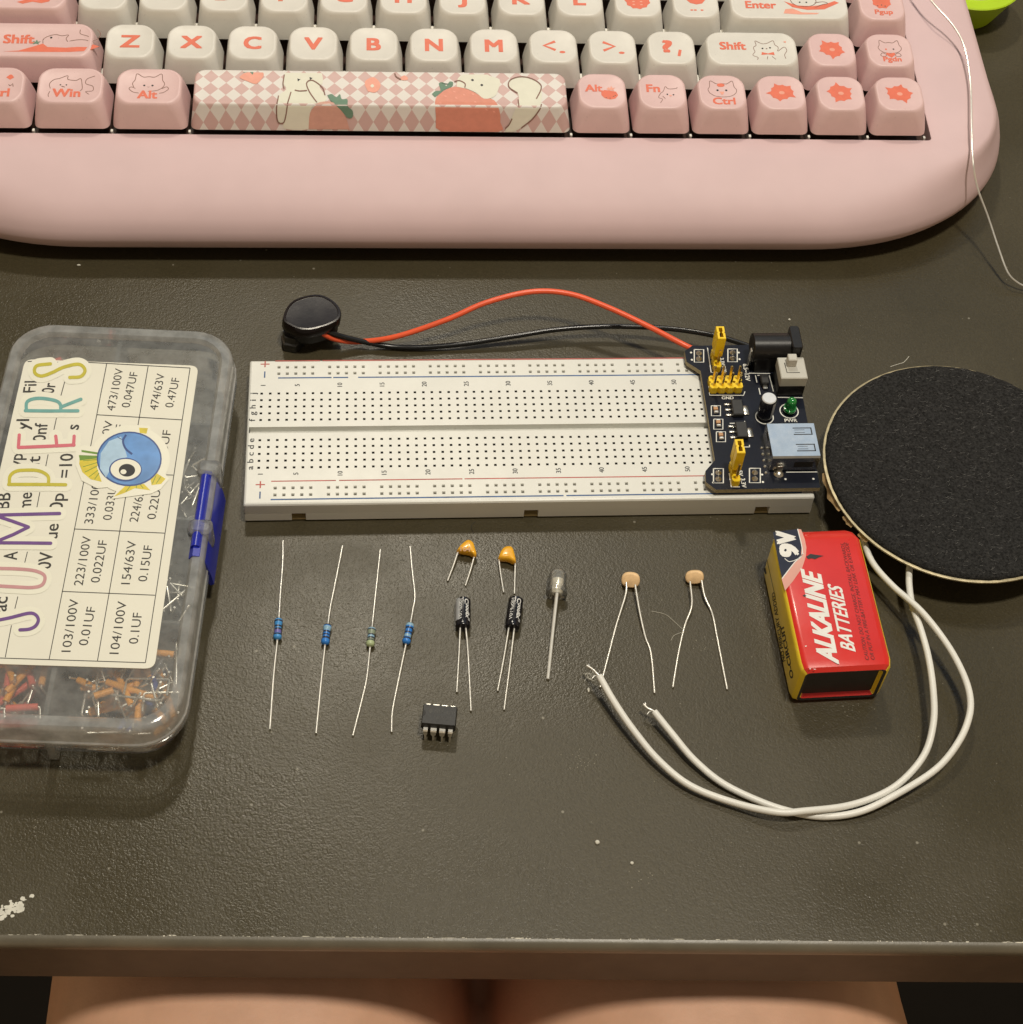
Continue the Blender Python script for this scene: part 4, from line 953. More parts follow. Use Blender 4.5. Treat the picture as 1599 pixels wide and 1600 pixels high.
for f in bm.faces:
    n = f.normal; f.material_index = 0 if abs(n.z) > abs(n.dot(ex))*1.2 else 1
    if abs(n.dot(ey)) > .93: f.material_index = 2
fs[0].material_index = fs[0].material_index
for f in bm.faces:
    if all((v.co-O9).dot(ey) > 1.1 and (v.co-O9).dot(ey) < 3.8 for v in f.verts) and all(2.4 < v.co.z < HB-2.4 for v in f.verts): f.material_index = 2
part('casing', bm, [M['bred9'], M['byel'], M['blackm']], bt, 35)
def z9(x, y): return (1180+x/5.517, 810+y/5.517)
TB = HB+.03
def poly9(bm, pts, lvl=0, mi=0): poly(bm, [at(*z9(*p), TB+lvl) for p in pts], mi)
bm = BM()
poly9(bm, [(375, 92), (400, 95), (432, 180), (446, 250), (440, 330), (410, 425), (330, 540), (262, 622), (232, 520), (300, 440), (390, 330), (402, 250)], 0)
part('pale_band', bm, M['bpink'], bt, 0)
bm = BM(); poly9(bm, [(158, 118), (368, 92), (405, 250), (398, 325), (340, 375), (236, 515), (215, 430)], .02); part('navy_panel', bm, M['navy'], bt, 0)
bm = BM(); U9 = lambda x, y: at(*z9(x, y), TB+.04)
def txt9(s, a, b, up, bold, mi=0, sh=0.0): text(bm, s, U9(*a), U9(*b), U9(a[0]+up[0], a[1]+up[1])-U9(*a), bold, mi, sh)
txt9('9', (375, 328), (368, 232), (-150, -8), .05); txt9('V', (352, 215), (340, 122), (-152, -4), .05)
ribbon(bm, [(370, 90), (408, 250), (402, 326), (345, 378), (236, 518)], 8, lambda q: U9(q.x, q.y))
ribbon(bm, [(258, 345), (300, 372), (372, 348), (420, 300)], 6, lambda q: U9(q.x, q.y))
txt9('ALKALINE', (722, 1248), (566, 478), (-172, -40), .035, 0, .12)
txt9('BATTERIES', (868, 1146), (748, 592), (-122, -28), .02, 0, .12)
for q in ([(468, 1295), (486, 1290), (482, 1302)], [(500, 1296), (530, 1298), (520, 1304)], [(430, 1098), (452, 1096), (440, 1108)]): poly9(bm, q, .04)
part('white_lettering', bm, M['bwhite'], bt, 0)
bm = BM()
txt9('CAUTION: DO NOT CHARGE, INSTALL BACKWARDS,', (988, 1222), (770, 212), (-34, -8), 0.0)
txt9('OR PUT IN A FIRE-BATTERY MAY LEAK OR EXPLODE', (1038, 1220), (806, 212), (-34, -8), 0.0)
part('dark_red_lettering', bm, M['bdark'], bt, 0)
bm = BM(); poly9(bm, [(442, 330), (480, 305), (520, 312), (596, 322), (555, 335), (520, 352), (490, 344), (462, 350)], .05); poly9(bm, [(412, 665), (432, 655), (448, 668), (430, 676)], .06)
def side9(px, py):
    n = ex; p0 = b9(-.03, 0, 0); d = RW.transposed() @ Vector(((px-800)/FPX, -(py-800)/FPX, -1.0)); C0 = Vector(CAM)
    return C0+d*((p0-C0).dot(n)/d.dot(n))
def zs(x, y): return side9(1180+x/6.67, 860+y/6.67)
text(bm, 'NO MERCURY ADDED', zs(318, 1150), zs(208, 430), zs(286, 1165)-zs(318, 1150), .01)
text(bm, 'O-CIRCUIT', zs(405, 1320), zs(298, 770), zs(372, 1340)-zs(405, 1320), .02)
ribbon(bm, [(125, 90), (215, 490)], 5, lambda q: zs(q.x, q.y), smooth=False); poly(bm, [zs(*q) for q in ((90, 190), (112, 180), (124, 240), (108, 250))])
part('torn_marks_and_side_lettering', bm, M['black'], bt, 0)

# ------------------------------------------------------------------ speaker with white wires
sp_c = Vector((126.2, -20.2, 0)); SR = 40.2; ZS = 12.0
sk = thing('speaker', 'round black felt covered speaker with gold rim and two white wires', 'speaker', sp_c)
bm = BM(); lathe(bm, [(.1, 18), (.6, 19), (7, 19), (7.4, 18)], sp_c, (0, 0, 1), 48); part('magnet', bm, M['blackm'], sk, 40)
bm = BM(); lathe(bm, [(7.3, 16), (7.6, 22), (ZS-2.5, 35), (ZS-.8, 38.6)], sp_c, (0, 0, 1), 64); part('frame', bm, M['blackm'], sk, 40)
bm = BM(); lathe(bm, [(ZS-.9, SR-3), (ZS-.9, SR-.2), (ZS-.6, SR), (ZS-.1, SR), (ZS, SR-.25), (ZS, SR-3)], sp_c, (0, 0, 1), 128); part('gasket', bm, M['gasket'], sk, 35)
bm = BM(); rings = []
for h, r in ((ZS+.0, SR-.7), (ZS+.5, SR-.75), (ZS+1.1, SR-1.2), (ZS+1.5, SR-2.2), (ZS+1.65, SR-4), (ZS+1.7, SR-10), (ZS+1.7, SR-22)):
    rings.append([sp_c+Vector(((r+random.gauss(0, .07))*math.cos(a*2*math.pi/160), (r+random.gauss(0, .07))*math.sin(a*2*math.pi/160), h+random.gauss(0, .03))) for a in range(160)])
loft(bm, rings); part('felt_cover', bm, M['felt'], sk, 0 or 80)
bm = BM()
for k in range(1100):            # loose felt fibres standing off the cover
    a = random.uniform(0, 2*math.pi); r = (SR-1.5)*math.sqrt(random.random()); x, y = sp_c.x+r*math.cos(a), sp_c.y+r*math.sin(a)
    b = random.gauss(-.5, .6); ln = random.uniform(.5, 1.5); z = ZS+1.72
    tube(bm, [(x, y, z), (x+ln*.5*math.cos(b), y+ln*.5*math.sin(b), z+random.uniform(.05, .3)), (x+ln*math.cos(b+.4), y+ln*math.sin(b+.4), z+.02)], .038, 3, caps=False)
M['fuzz'] = mat('grey_felt_fibre', (.13, .127, .12), .9, 0, .6, .5)
o = part('felt_fuzz', bm, M['fuzz'], sk, 0); o['kind'] = 'stuff'
bm = BM()
for a0, a1, dr in ((180, 200, 1.7), (203, 209, .7), (213, 218, .9)):
    n = 14; L_ = []
    for i in range(n+1):
        a = math.radians(a0+(a1-a0)*i/n); r = SR-.4; L_.append((a, r))
    o_ = [sp_c+Vector((r*math.cos(a), r*math.sin(a), ZS-.95)) for a, r in L_]
    q_ = [sp_c+Vector(((r+.9+dr*.25*math.sin(i*.9)*math.sin(i/n*math.pi))*math.cos(a), (r+.6)*math.sin(a), ZS-1.4-dr*math.sin(i/n*math.pi)*(.8+.25*math.sin(i*1.1)))) for i, (a, r) in enumerate(L_)]
    loft(bm, [o_, q_], False, False, closed=False)
part('torn_paper_edge', bm, M['torn'], sk, 40)
WA = [(1424, 868, 9), (1421, 905, 8), (1426, 945, 7), (1440, 985, 7.5), (1452, 1030, 8), (1459, 1080, 8), (1459.5, 1127, 7), (1447, 1175, 5), (1417, 1214, 3.5), (1380, 1240, 2.5), (1325, 1259, 2.0), (1260, 1267, 3.4), (1215, 1269, 3.4), (1150, 1255, 2.2), (1080, 1228, 2.2), (1030, 1188, 3), (990, 1140, 4), (960, 1096, 5), (937, 1056, 6)]
WBp = [(1347, 822, 9), (1352, 850, 8), (1366, 882, 7.5), (1397, 917, 7.5), (1440, 955, 9.6), (1478, 1003, 8.5), (1503, 1047, 8), (1516, 1086, 7.5), (1515, 1120, 7), (1498, 1160, 6), (1463, 1202, 4.5), (1400, 1242, 3), (1345, 1268, 1.8), (1290, 1276, 1.1), (1240, 1269, 1.1), (1190, 1253, 1.1), (1130, 1224, 1.6), (1085, 1187, 2.4), (1052, 1148, 3.2), (1023, 1112, 4)]
for L_, tip in ((WA, [(937, 1056, 6), (930, 1049, 6.2), (924, 1044, 6), (917.5, 1040, 6)]), (WBp, [(1023, 1112, 4), (1018, 1109, 4), (1012, 1106, 4.2), (1006, 1100, 4.6)])):
    wr = wire('white_wire', L_, .95, 'wirew', sk, 8)
    bm = BM(); P = spl([at(*p) for p in tip], 4); tube(bm, P, .38, 7)
    e = P[0]; tube(bm, [e, e+Vector((-1.2, .3, -.3)), e+Vector((-2.0, -.5, -.5))], .16, 5); tube(bm, [P[-4], P[-2]+Vector((.3, .4, .2)), P[-1]+Vector((.5, .4, .1))], .15, 5)
    part('bare_end', bm, M['tin'], wr, 60)

# ------------------------------------------------------------------ resistors
def resistor(label, pts, i0, bands, base, ends=None):
    """pts: pixels along the leads, body between pts[i0] and pts[i0+1]"""
    zs_ = [1.25 if abs(i-i0-.5) < 1 else .42 for i in range(len(pts))]
    P = [at(p[0], p[1], z) for p, z in zip(pts, zs_)]
    a, b = P[i0], P[i0+1]; c = (a+b)/2
    t = thing('resistor', label, 'resistor', Vector((c.x, c.y, 0)), 'resistors lying in a row on the desk')
    ax = b-a; Lb = ax.length; r = 1.12; names = [base]; segs = []
    prof = [(0, .35), (.12, .8), (.45, 1.12), (1.0, 1.2), (1.5, 1.1), (1.9, 1.0)]
    z0 = 1.9; body = [(z0+(Lb-2*z0)*k/14, .99) for k in range(1, 15)]
    prof2 = prof+body+[(Lb-h, q) for h, q in prof[::-1][1:]]
    cols_ = {}
    def mf(j, i):
        mid = (prof2[j][0]+prof2[j+1][0])/2/Lb
        for f0, f1, m in bands:
            if f0 <= mid <= f1:
                if m not in names: names.append(m)
                return names.index(m)
        return 0
    # finer profile so that bands have crisp ends
    hs = sorted({round(h, 4) for h, _ in prof2} | {round(f*Lb, 4) for b_ in bands for f in b_[:2]})
    def rad(h):
        for (h0, r0), (h1, r1) in zip(prof2, prof2[1:]):
            if h0-1e-6 <= h <= h1+1e-6: return r0+(r1-r0)*((h-h0)/max(h1-h0, 1e-6))
        return .35
    prof2 = [(h, rad(h)) for h in hs]
    bm = BM(); lathe(bm, prof2, a, ax, 18, 0, mf); part('resistor_body', bm, [M[n] for n in names], t, 50)
    A_ = P[:i0+1][::-1]; B_ = P[i0+1:]
    for L_ in (A_, B_):
        bm = BM(); Q = [L_[0]]+L_[0:0]+[L_[0].lerp(L_[1], .12)-Vector((0, 0, .3))]+L_[1:]
        Q = spl(Q, 6)
        for q in Q: q.z = max(q.z, .33)
        tube(bm, Q, .31, 8); part('lead', bm, M['tin'], t, 60)
D = 'rdark'
resistor('blue banded resistor, leftmost of the row beside the clear box', [(442.9, 844.7), (442.5, 878), (439, 925), (436.3, 967), (434, 999), (428, 1059), (422.3, 1139.5)], 3,
         [(.12, .19, D), (.36, .44, D), (.50, .58, D), (.58, .74, 'rviolet'), (.76, .84, D)], 'rblue')
resistor('blue banded resistor with pale upper end, second from the clear box', [(536, 853), (524, 914), (517, 948), (512.8, 976), (508.5, 1006.8), (502, 1070), (494.5, 1146)], 3,
         [(0, .10, D), (.14, .34, 'rpale'), (.36, .44, D), (.52, .58, D), (.66, .76, D)], 'rblue2')
resistor('grey green banded resistor with bent lower lead', [(595, 859), (589, 915), (585, 952), (581.8, 981), (579, 1010), (573.8, 1059), (567, 1090.7), (552, 1149.7)], 3,
         [(0, .12, 'rpale'), (.10, .18, D), (.38, .45, D), (.45, .54, 'rpale'), (.54, .62, D), (.68, .74, D), (.76, 1, 'rlime')], 'rgreen')
resistor('blue banded resistor with kinked leads, rightmost of the row', [(641.5, 854), (645, 893), (649, 931), (646, 952), (642, 974), (635, 1005.7), (624, 1060), (614, 1111), (612.6, 1143.8)], 4,
         [(0, .18, 'rpale'), (.24, .31, D), (.45, .52, D), (.58, .70, 'rpale'), (.74, .82, D)], 'rblue2')

# ------------------------------------------------------------------ ceramic capacitors
def blob(bm, px, z, th, mi=0):
    P = spl([at(*p, z) for p in px+[px[0]]], 4)[:-1]; c = sum(P, Vector())/len(P)
    R2 = []
    for k in range(7):
        a = -math.pi/2+math.pi*k/6; s = .55+.45*math.cos(a)**.6 if math.cos(a) > 1e-6 else .5
        R2.append([c+(p-c)*s+Vector((0, 0, th*math.sin(a))) for p in P])
    loft(bm, R2, mi=mi)
def ceramic(label, outline_, leads, zc=1.75):
    c = at(*outline_[0], 0)
    t = thing('ceramic_capacitor', label, 'capacitor', at(sum(p[0] for p in outline_)/len(outline_), sum(p[1] for p in outline_)/len(outline_), 0), 'orange ceramic capacitors on the desk')
    bm = BM(); blob(bm, outline_, zc, 1.5); part('capacitor_body', bm, M['ceramic'], t, 80)
    for L_ in leads:
        bm = BM(); n = len(L_); Q = spl([at(*p, zc-.2-(zc-.6)*i/(n-1)) for i, p in enumerate(L_)], 5)
        tube(bm, Q, .28, 8); part('lead', bm, M['tin'], t, 60)
    return t
t = ceramic('orange ceramic capacitor above the left electrolytic capacitor, legs slanting left', [(714, 862), (720, 854), (731, 845.5), (739.5, 849), (743, 858), (745.5, 868), (742, 870), (735, 865.5), (723, 863.5)], [[(716.5, 862), (709, 884), (700, 907.7)], [(742.5, 867), (735.5, 892), (728, 915)]])
bm = BM(); q0 = at(728, 858, 3.26); ctext(bm, '104', q0, 1.5, .02, 0, 1, (.98, -.1, 0), (.1, .98, 0)); part('marking', bm, M['tan'], t, 0)
ceramic('orange ceramic capacitor above the right electrolytic capacitor, legs splayed', [(778.5, 874), (782, 865), (787, 858), (794, 855.5), (801, 857), (804.5, 866), (807, 879), (803, 879.5), (795, 876), (786, 875)], [[(780, 873), (783.5, 900), (787.7, 925.6)], [(806, 876), (805.3, 900), (804.5, 927.8)]])

# ------------------------------------------------------------------ electrolytic capacitors
def electrolytic(label, p0, p1, leads, stripe, roll):
    r = 2.1; a, b = at(*p0, r), at(*p1, r); ax = (b-a).normalized(); L_ = (b-a).length; c = (a+b)/2
    t = thing('electrolytic_capacitor', label, 'capacitor', Vector((c.x, c.y, 0)), 'black electrolytic capacitors on the desk')
    bm = BM(); lathe(bm, [(0, 1.55), (.1, 1.85), (.35, 2.08), (L_-1.6, 2.1), (L_-1.1, 1.95), (L_-.6, 2.1), (L_-.15, 1.95), (L_, 1.5)], a, ax, 28); bd = part('sleeve', bm, M['capblack'], t, 40)
    bm = BM(); lathe(bm, [(-.06, 1.4), (-.02, 1.5)], a, ax, 24); part('can_top', bm, M['capsilver'], bd, 40)
    side = ax.cross(Vector((0, 0, 1)))     # points to the viewer's left when ax runs toward the viewer
    def cyl(s, ang, dr=.03): return a+ax*s+(side*math.sin(ang)+Vector((0, 0, 1))*math.cos(ang))*(r+dr)
    if stripe:
        bm = BM()
        for k in range(5):
            a0, a1 = [math.radians(stripe[0]+(stripe[1]-stripe[0])*q/5) for q in (k, k+1)]
            poly(bm, [cyl(.5, a0), cyl(L_-1.7, a0), cyl(L_-1.7, a1), cyl(.5, a1)])
        part('polarity_stripe', bm, M['capgrey'], bd, 60)
    bm = BM()
    def wrap(s, s0, s1, ang, h, bold):
        vs, fs = glyphs(s, bold); x0 = min(v.x for v in vs); x1 = max(v.x for v in vs)
        nv = [bm.verts.new(cyl(s0+(s1-s0)*(v.x-x0)/(x1-x0), ang-(v.y/CAPH-.5)*h/r*-1)) for v in vs]
        for f in fs:
            try: bm.faces.new([nv[i] for i in f])
            except ValueError: pass
    sg = roll
    wrap('100uF10V', 1.0, L_-1.6, math.radians(4*sg+18), .85, .01); wrap('Chongx', .9, L_-2.2, math.radians(-26), 1.15, .03); wrap('ck', L_-2.4, L_-1.4, math.radians(-50), .7, .03)
    part('sleeve_print', bm, M['capprint'], bd, 60)
    for Lp in leads:
        bm = BM(); n = len(Lp); Q = spl([at(*p, 2.0-1.55*min(1, i/(n-1)*1.3)) for i, p in enumerate(Lp)], 6)
        tube(bm, Q, .29, 8); part('lead', bm, M['tin'], t, 60)
electrolytic('small black electrolytic capacitor with grey stripe along its left side', (724.6, 937), (723.8, 981), [[(719.9, 979), (718, 1020), (714.4, 1081.6)], [(728.4, 979), (732, 1020), (736.7, 1111)]], (78, 28), 1)
electrolytic('small black electrolytic capacitor without visible stripe, left of the clear LED', (807.3, 936), (801, 981.5), [[(796, 979), (788, 1028), (778.3, 1079.5)], [(804.5, 980), (798, 1035), (788.4, 1109)]], None, 1)

# ------------------------------------------------------------------ clear LED
a, b = at(870.2, 929, 2.85), at(873.6, 884, 2.85); ax = (b-a).normalized(); r = 2.5
t = thing('led', 'clear round LED with two long straight legs lying on the desk', 'LED', Vector((a.x, a.y, 0)).lerp(Vector((b.x, b.y, 0)), .5))
LL = 8.6-2.5
bm = BM(); lathe(bm, [(0, 2.5), (.1, 3.05), (1.0, 3.05), (1.1, r), (LL, r)]+[(LL+r*math.sin(k*math.pi/16), r*math.cos(k*math.pi/16)) for k in range(1, 9)], a, ax, 28); ld = part('lens', bm, M['ledclear'], t, 40)
sd = ax.cross(Vector((0, 0, 1))).normalized()
bm = BM(); lathe(bm, [(.3, 1.2), (1.2, 1.7), (1.3, 1.1), (2.2, 1.0), (3.4, 1.5), (5.0, 1.8), (5.1, 1.2), (4.6, .3)], a+sd*.1+Vector((0, 0, -.3)), ax, 16); part('reflector_cup', bm, M['ledcup'], ld, 40)
bm = BM(); tube(bm, [a+ax*.5-sd*1.1, a+ax*3.0-sd*1.1, a+ax*4.4-sd*.7], .35, 8); part('anode_post', bm, M['tin'], ld, 40)
e1 = at(856.6, 1061, .5)
for off, z, ee in ((.1, .55, e1), (-.05, -1.0, at(858.5, 1049, .3))):
    bm = BM(); P = [a+ax*.4+sd*off+Vector((0, 0, z)), a-ax*1.2+sd*off*.8+Vector((0, 0, z)), a.lerp(ee, .5)+sd*off*.3+Vector((0, 0, z*.4)), ee]; P = spl(P, 6)
    tube(bm, P, .46, 8); part('leg', bm, M['legtin'], t, 30)

# ------------------------------------------------------------------ photoresistors
def ldr(label, c, w_, h_, leads, tilt):
    p = at(c[0], c[1], 2.0); k = w_/5.3
    t = thing('photoresistor', label, 'photoresistor', Vector((p.x, p.y, 0)), 'photoresistors on the desk')
    # a thin disc standing nearly on edge, its ceramic back to the viewer
    n = (Vector(CAM)-p).normalized(); n = (n+Vector((0, -.1, -.25))).normalized()
    u = Vector((math.cos(tilt), math.sin(tilt), 0)); v = n.cross(u).normalized(); u = v.cross(n)
    R2 = []
    for d, s in ((-1.05, .86), (-.85, .98), (.55, 1.0), (.85, .93), (.95, .8)):
        R2.append([p+n*d+u*math.copysign(abs(math.cos(a))**.8, math.cos(a))*k/2*s+v*math.copysign(abs(math.sin(a))**.85, math.sin(a))*h_/5.0/2*s for a in [2*math.pi*i/28 for i in range(28)]])
    bm = BM(); loft(bm, R2); part('disc', bm, M['ldr'], t, 50)
    for L_ in leads:
        bm = BM(); m_ = len(L_); Q = spl([at(*q, 2.6 if i == 0 else (1.6 if i == 1 else .45)) for i, q in enumerate(L_)], 6); tube(bm, Q, .32, 8); part('lead', bm, M['tin'], t, 60)
ldr('tan photoresistor near the white wire tip, legs spread straight', (986.2, 906), 28, 21.5, [[(979.5, 910), (978, 930), (964, 976), (952, 1022), (938.6, 1074)], [(993.2, 914), (1000, 955), (1009, 995), (1018, 1022), (1023.6, 1083)]], -.08)
ldr('tan photoresistor nearer the battery, with wavy bent legs', (1086, 901.5), 28, 19, [[(1079, 909), (1081.6, 946), (1071, 977), (1061, 1020), (1052, 1074)], [(1097, 907), (1102, 932), (1114, 960), (1122, 1000), (1137, 1077)]], .12)

# ------------------------------------------------------------------ eight pin chip
ZT = 6.6
A_, B_, C_, D_ = at(663, 1100, ZT), at(715.6, 1104.4, ZT), at(710.8, 1134, ZT), at(660, 1129, ZT)
c = (A_+B_+C_+D_)/4; ex_ = (B_-A_+C_-D_).normalized(); ey_ = Vector((-ex_.y, ex_.x, 0)); iw = ((B_-A_).length+(C_-D_).length)/2; ih = ((A_-D_).length+(B_-C_).length)/2
t = thing('chip', 'black eight pin chip standing on its silver pins near the desk front', 'chip', Vector((c.x, c.y, 0)))
def I(x, y, z): return Vector((c.x, c.y, 0))+ex_*x+ey_*y+Vector((0, 0, z))
def irect(w_, h_, z): return [I(-w_/2, -h_/2, z), I(w_/2, -h_/2, z), I(w_/2, h_/2, z), I(-w_/2, h_/2, z)]
bm = BM(); loft(bm, [irect(iw-.2, ih-.2, 3.2), irect(iw+.4, ih+.6, 4.8), irect(iw+.4, ih+.6, 5.0), irect(iw+.05, ih+.05, ZT-.1), irect(iw-.1, ih-.1, ZT)]); ib = part('chip_body', bm, M['icbody'], t, 20)
bm = BM(); poly(bm, [I(-iw/2+.03, -.8, ZT+.01)]+[I(-iw/2+.03+.75*math.cos(a), .2+.9*math.sin(a), ZT+.01) for a in [-math.pi/2+math.pi*k/8 for k in range(9)]]); part('notch', bm, M['dark'], ib, 0)
bm = BM(); ctext(bm, 'NE5 12P', I(1.3, .9, ZT+.02), .95, .01, 0, 1.1, ex_, ey_); ctext(bm, 'NE555P', I(1.1, -.9, ZT+.02), .95, .01, 0, 1.1, ex_, ey_)
poly(bm, [I(-2.4, 1.7, ZT+.02), I(-1.7, .9, ZT+.02), I(-2.4, .1, ZT+.02), I(-3.1, .9, ZT+.02)]); part('faint_print', bm, M['icprint'], ib, 0)
for sy_ in (-1, 1):
    for k in range(4):
        x = (-1.5+k)*2.54*iw/9.6; w0 = 1.55 if k in (1, 2) else 1.15; y0 = sy_*(ih/2+.1); dx = 0 if k in (1, 2) else (.2 if k == 0 else -.2)
        bm = BM(); sec = [(y0, 4.9, w0), (y0+sy_*1.0, 4.9, w0), (y0+sy_*1.3, 4.55, w0), (y0+sy_*1.35, 3.0, w0*.8), (y0+sy_*1.4, 2.7, .52), (y0+sy_*1.45, .05, .48)]
        R2 = [[I(x+dx-w_/2, y, z), I(x+dx+w_/2, y, z), I(x+dx+w_/2, y-sy_*.28, z-.28 if j < 2 else z), I(x+dx-w_/2, y-sy_*.28, z-.28 if j < 2 else z)] for j, (y, z, w_) in enumerate(sec)]
        loft(bm, R2); part('pin', bm, M['tin'], t, 25)

# ------------------------------------------------------------------ clear organiser box
BC = Vector((-122.9, -37.2, 0)); BA = math.radians(-4.0); BRM = Matrix.Rotation(BA, 3, 'Z')
def bx(u, v, z=0): return BC+BRM @ Vector((u, v, 0))+Vector((0, 0, z))
def brr(w_, d, r, z, n=7): return [bx(p.x, p.y, z) for p in rr(0, 0, 0, w_, d, r, n)]
box = thing('organiser_box', 'clear plastic compartment box with a white value label and colourful letter stickers', 'storage box', BC)
BWd, BDp = 65.5, 135.5
bm = BM(); loft(bm, [brr(BWd-6, BDp-10.5, 10, .6), brr(BWd-4.6, BDp-8.6, 11, 1.2), brr(BWd-3.6, BDp-6.8, 11.5, 3), brr(BWd-2.0, BDp-3.4, 12, 10.6), brr(BWd+1.0, BDp-.2, 12.6, 11.0), brr(BWd+1.0, BDp-.2, 12.6, 12.2), brr(BWd-1.4, BDp-2.2, 12, 12.6), brr(BWd-1.4, BDp-1.8, 12, 15.5)], True, False); part('base', bm, M['clearbase'], box, 40)
bm = BM(); loft(bm, [brr(BWd+.4, BDp+.4, 12.4, 13.2), brr(BWd+.9, BDp+.9, 12.6, 13.5), brr(BWd+.9, BDp+.9, 12.6, 14.2), brr(BWd+.1, BDp+.1, 12.2, 14.6), brr(BWd-.2, BDp-.2, 12.2, 19.2),
                      brr(BWd-.8, BDp-.8, 12, 20.2), brr(BWd-2.2, BDp-2.2, 11.4, 20.8), brr(BWd-6.2, BDp-7.4, 9.4, 20.8), brr(BWd-7.4, BDp-8.6, 8.8, 20.2), brr(BWd-8, BDp-9.2, 8.6, 19.5)], False, False); ldp = part('lid_rim', bm, M['clearrim'], box, 40)
bm = BM(); poly(bm, brr(BWd-8, BDp-9.2, 8.6, 19.5)); part('lid_panel', bm, M['clearbox'], box, 0)
def wall_(u0, v0, u1, v1, th=1.0):
    bm = BM(); d = Vector((u1-u0, v1-v0, 0)).normalized(); n = Vector((-d.y, d.x, 0))*th/2
    loft(bm, [[bx(u0+n.x*k, v0+n.y*k, z), bx(u1+n.x*k, v1+n.y*k, z), bx(u1-n.x*k, v1-n.y*k, z), bx(u0-n.x*k, v0-n.y*k, z)] for z, k in ((1.2, 1.5), (18.5, .8))]); part('divider', bm, M['clearbox'], box, 30)
wall_(-1.5, -66, -1.5, 66, 1.6)
for v in (-33.5, 0, 33.5): wall_(-31.4, v, -2.4, v); wall_(-.6, v, 31.4, v)
# blue latch and clear bosses on the right wall
l0, l1 = at(322, 740, 20), at(312, 892, 14); ll0 = BRM.transposed() @ (l0-BC); ll1 = BRM.transposed() @ (l1-BC)
lu = 30.2; bm = BM()
loft(bm, [[bx(lu-1.8, v, 19.6), bx(lu-.6, v, 21.3), bx(lu+1.2, v, 21.0), bx(lu+2.6, v, 18), bx(lu+3.6, v, 12), bx(lu+4.0, v, 7.6), bx(lu+3.0, v, 7.0), bx(lu+1.0, v, 12), bx(lu-.6, v, 17)] for v in (ll1.y, ll1.y+.6, ll0.y-.6, ll0.y)]); part('latch', bm, M['latch'], box, 35)
bm = BM(); tube(bm, [bx(lu-.2, ll1.y+3, 20.6), bx(lu-.2, ll0.y-1.5, 20.6)], 1.4, 14); part('latch_pin', bm, M['latch'], box, 50)
for v in (ll0.y+1.2, ll1.y+9.5):
    bm = BM(); q = bx(lu+.4, v, 0); rbox(bm, q.x, q.y, 13.5, 22.3, 6.6, 5.0, 1.8, .9, BA, n=4); part('latch_boss', bm, M['clearbox'], box, 40)
q = bx(lu-.6, ll1.y-24, 0); bm = BM(); rbox(bm, q.x, q.y, 10, 15, 3.0, 6, 1.2, .8, BA, n=4); part('side_lug', bm, M['clearbox'], box, 40)
# value label
ZL = 19.75
Lb = [at(40, 561, ZL), at(311, 571.5, ZL), at(242, 1045, ZL)]; Lb.append(Lb[0]+Lb[2]-Lb[1])
def rcorner(P, r, n=5):
    out = []
    for i, p in enumerate(P):
        a = (P[i-1]-p).normalized(); b = (P[(i+1) % len(P)]-p).normalized()
        for k in range(n+1):
            t = k/n; out.append(p+a*r*(1-t)**2+b*r*t**2)
    return out
bm = BM(); rc = rcorner(Lb, 2.6); loft(bm, [[Vector((p.x, p.y, ZL-.2)) for p in rc], [Vector((p.x, p.y, ZL)) for p in rc]]); lab = part('label', bm, M['paper'], box, 30)
ZI = ZL+.03; UL = lambda q: at(q[0], q[1], ZI)
bm = BM()
def lln(a, b, th=1.3): ribbon(bm, [a, b], th, UL, smooth=False)
for a, b in (((167.5, 568.4), (77.5, 1030.5)), ((232.4, 571.3), (153, 1033)), ((297.8, 575), (228, 1035.5)), ((135, 566), (297.8, 575)), ((-18, 1027.5), (228, 1035.5)),
             ((152, 648), (285, 656)), ((131, 738), (271.5, 742.3)), ((116.5, 826.5), (258, 833)), ((97.5, 924), (243, 930)), ((102, 596), (96, 618)), ((89, 653), (84.5, 674)), ((76, 710), (72, 730)), ((63, 769), (58, 795)), ((43.7, 862), (38.7, 882)), ((28.7, 932), (24, 951)), ((18.7, 977), (9, 1027)), ((44, 565), (56, 564)), ((90, 566), (110, 567))): lln(a, b)
part('grid_lines', bm, M['lineblk'], lab, 0)
bm = BM()
def lt_(s, a, b, h, bold=0.0):
    P0, P1 = UL(a), UL(b); d = (P1-P0).normalized(); text(bm, s, P0, P1, Vector((-d.y, d.x, 0))*h, bold)
for s, a, b in (('473/100V', (180, 642), (193.7, 576)), ('0.047UF', (203, 637), (216.7, 582)), ('474/63V', (247, 641), (258.6, 584)), ('0.47UF', (271, 637), (282, 591)), ('00V', (170, 690), (177.8, 657.8)), ('F', (193.7, 670.8), (195.3, 664)), ('3UF', (262.6, 704.5), (268.5, 672.5)),
                ('333/100', (145.7, 818.6), (158, 756)), ('0.033U', (174.7, 812.7), (184, 762)), ('224/63', (216, 816), (226.5, 769)), ('0.22U', (243.6, 811.5), (252, 766)), ('223/100V', (130, 915), (143.7, 838)), ('0.022UF', (156, 910.5), (168.7, 844.5)), ('154/63V', (203.7, 913), (214, 845)), ('0.15UF', (230, 908.7), (239.5, 852.5)),
                ('103/100V', (111, 1018.7), (124, 936)), ('0.01UF', (137.5, 1008.7), (150.7, 948.7)), ('104/100V', (186, 1022), (199, 939.5)), ('0.1UF', (216, 1006), (223, 957.5))): lt_(s, a, b, 2.35, -.006)
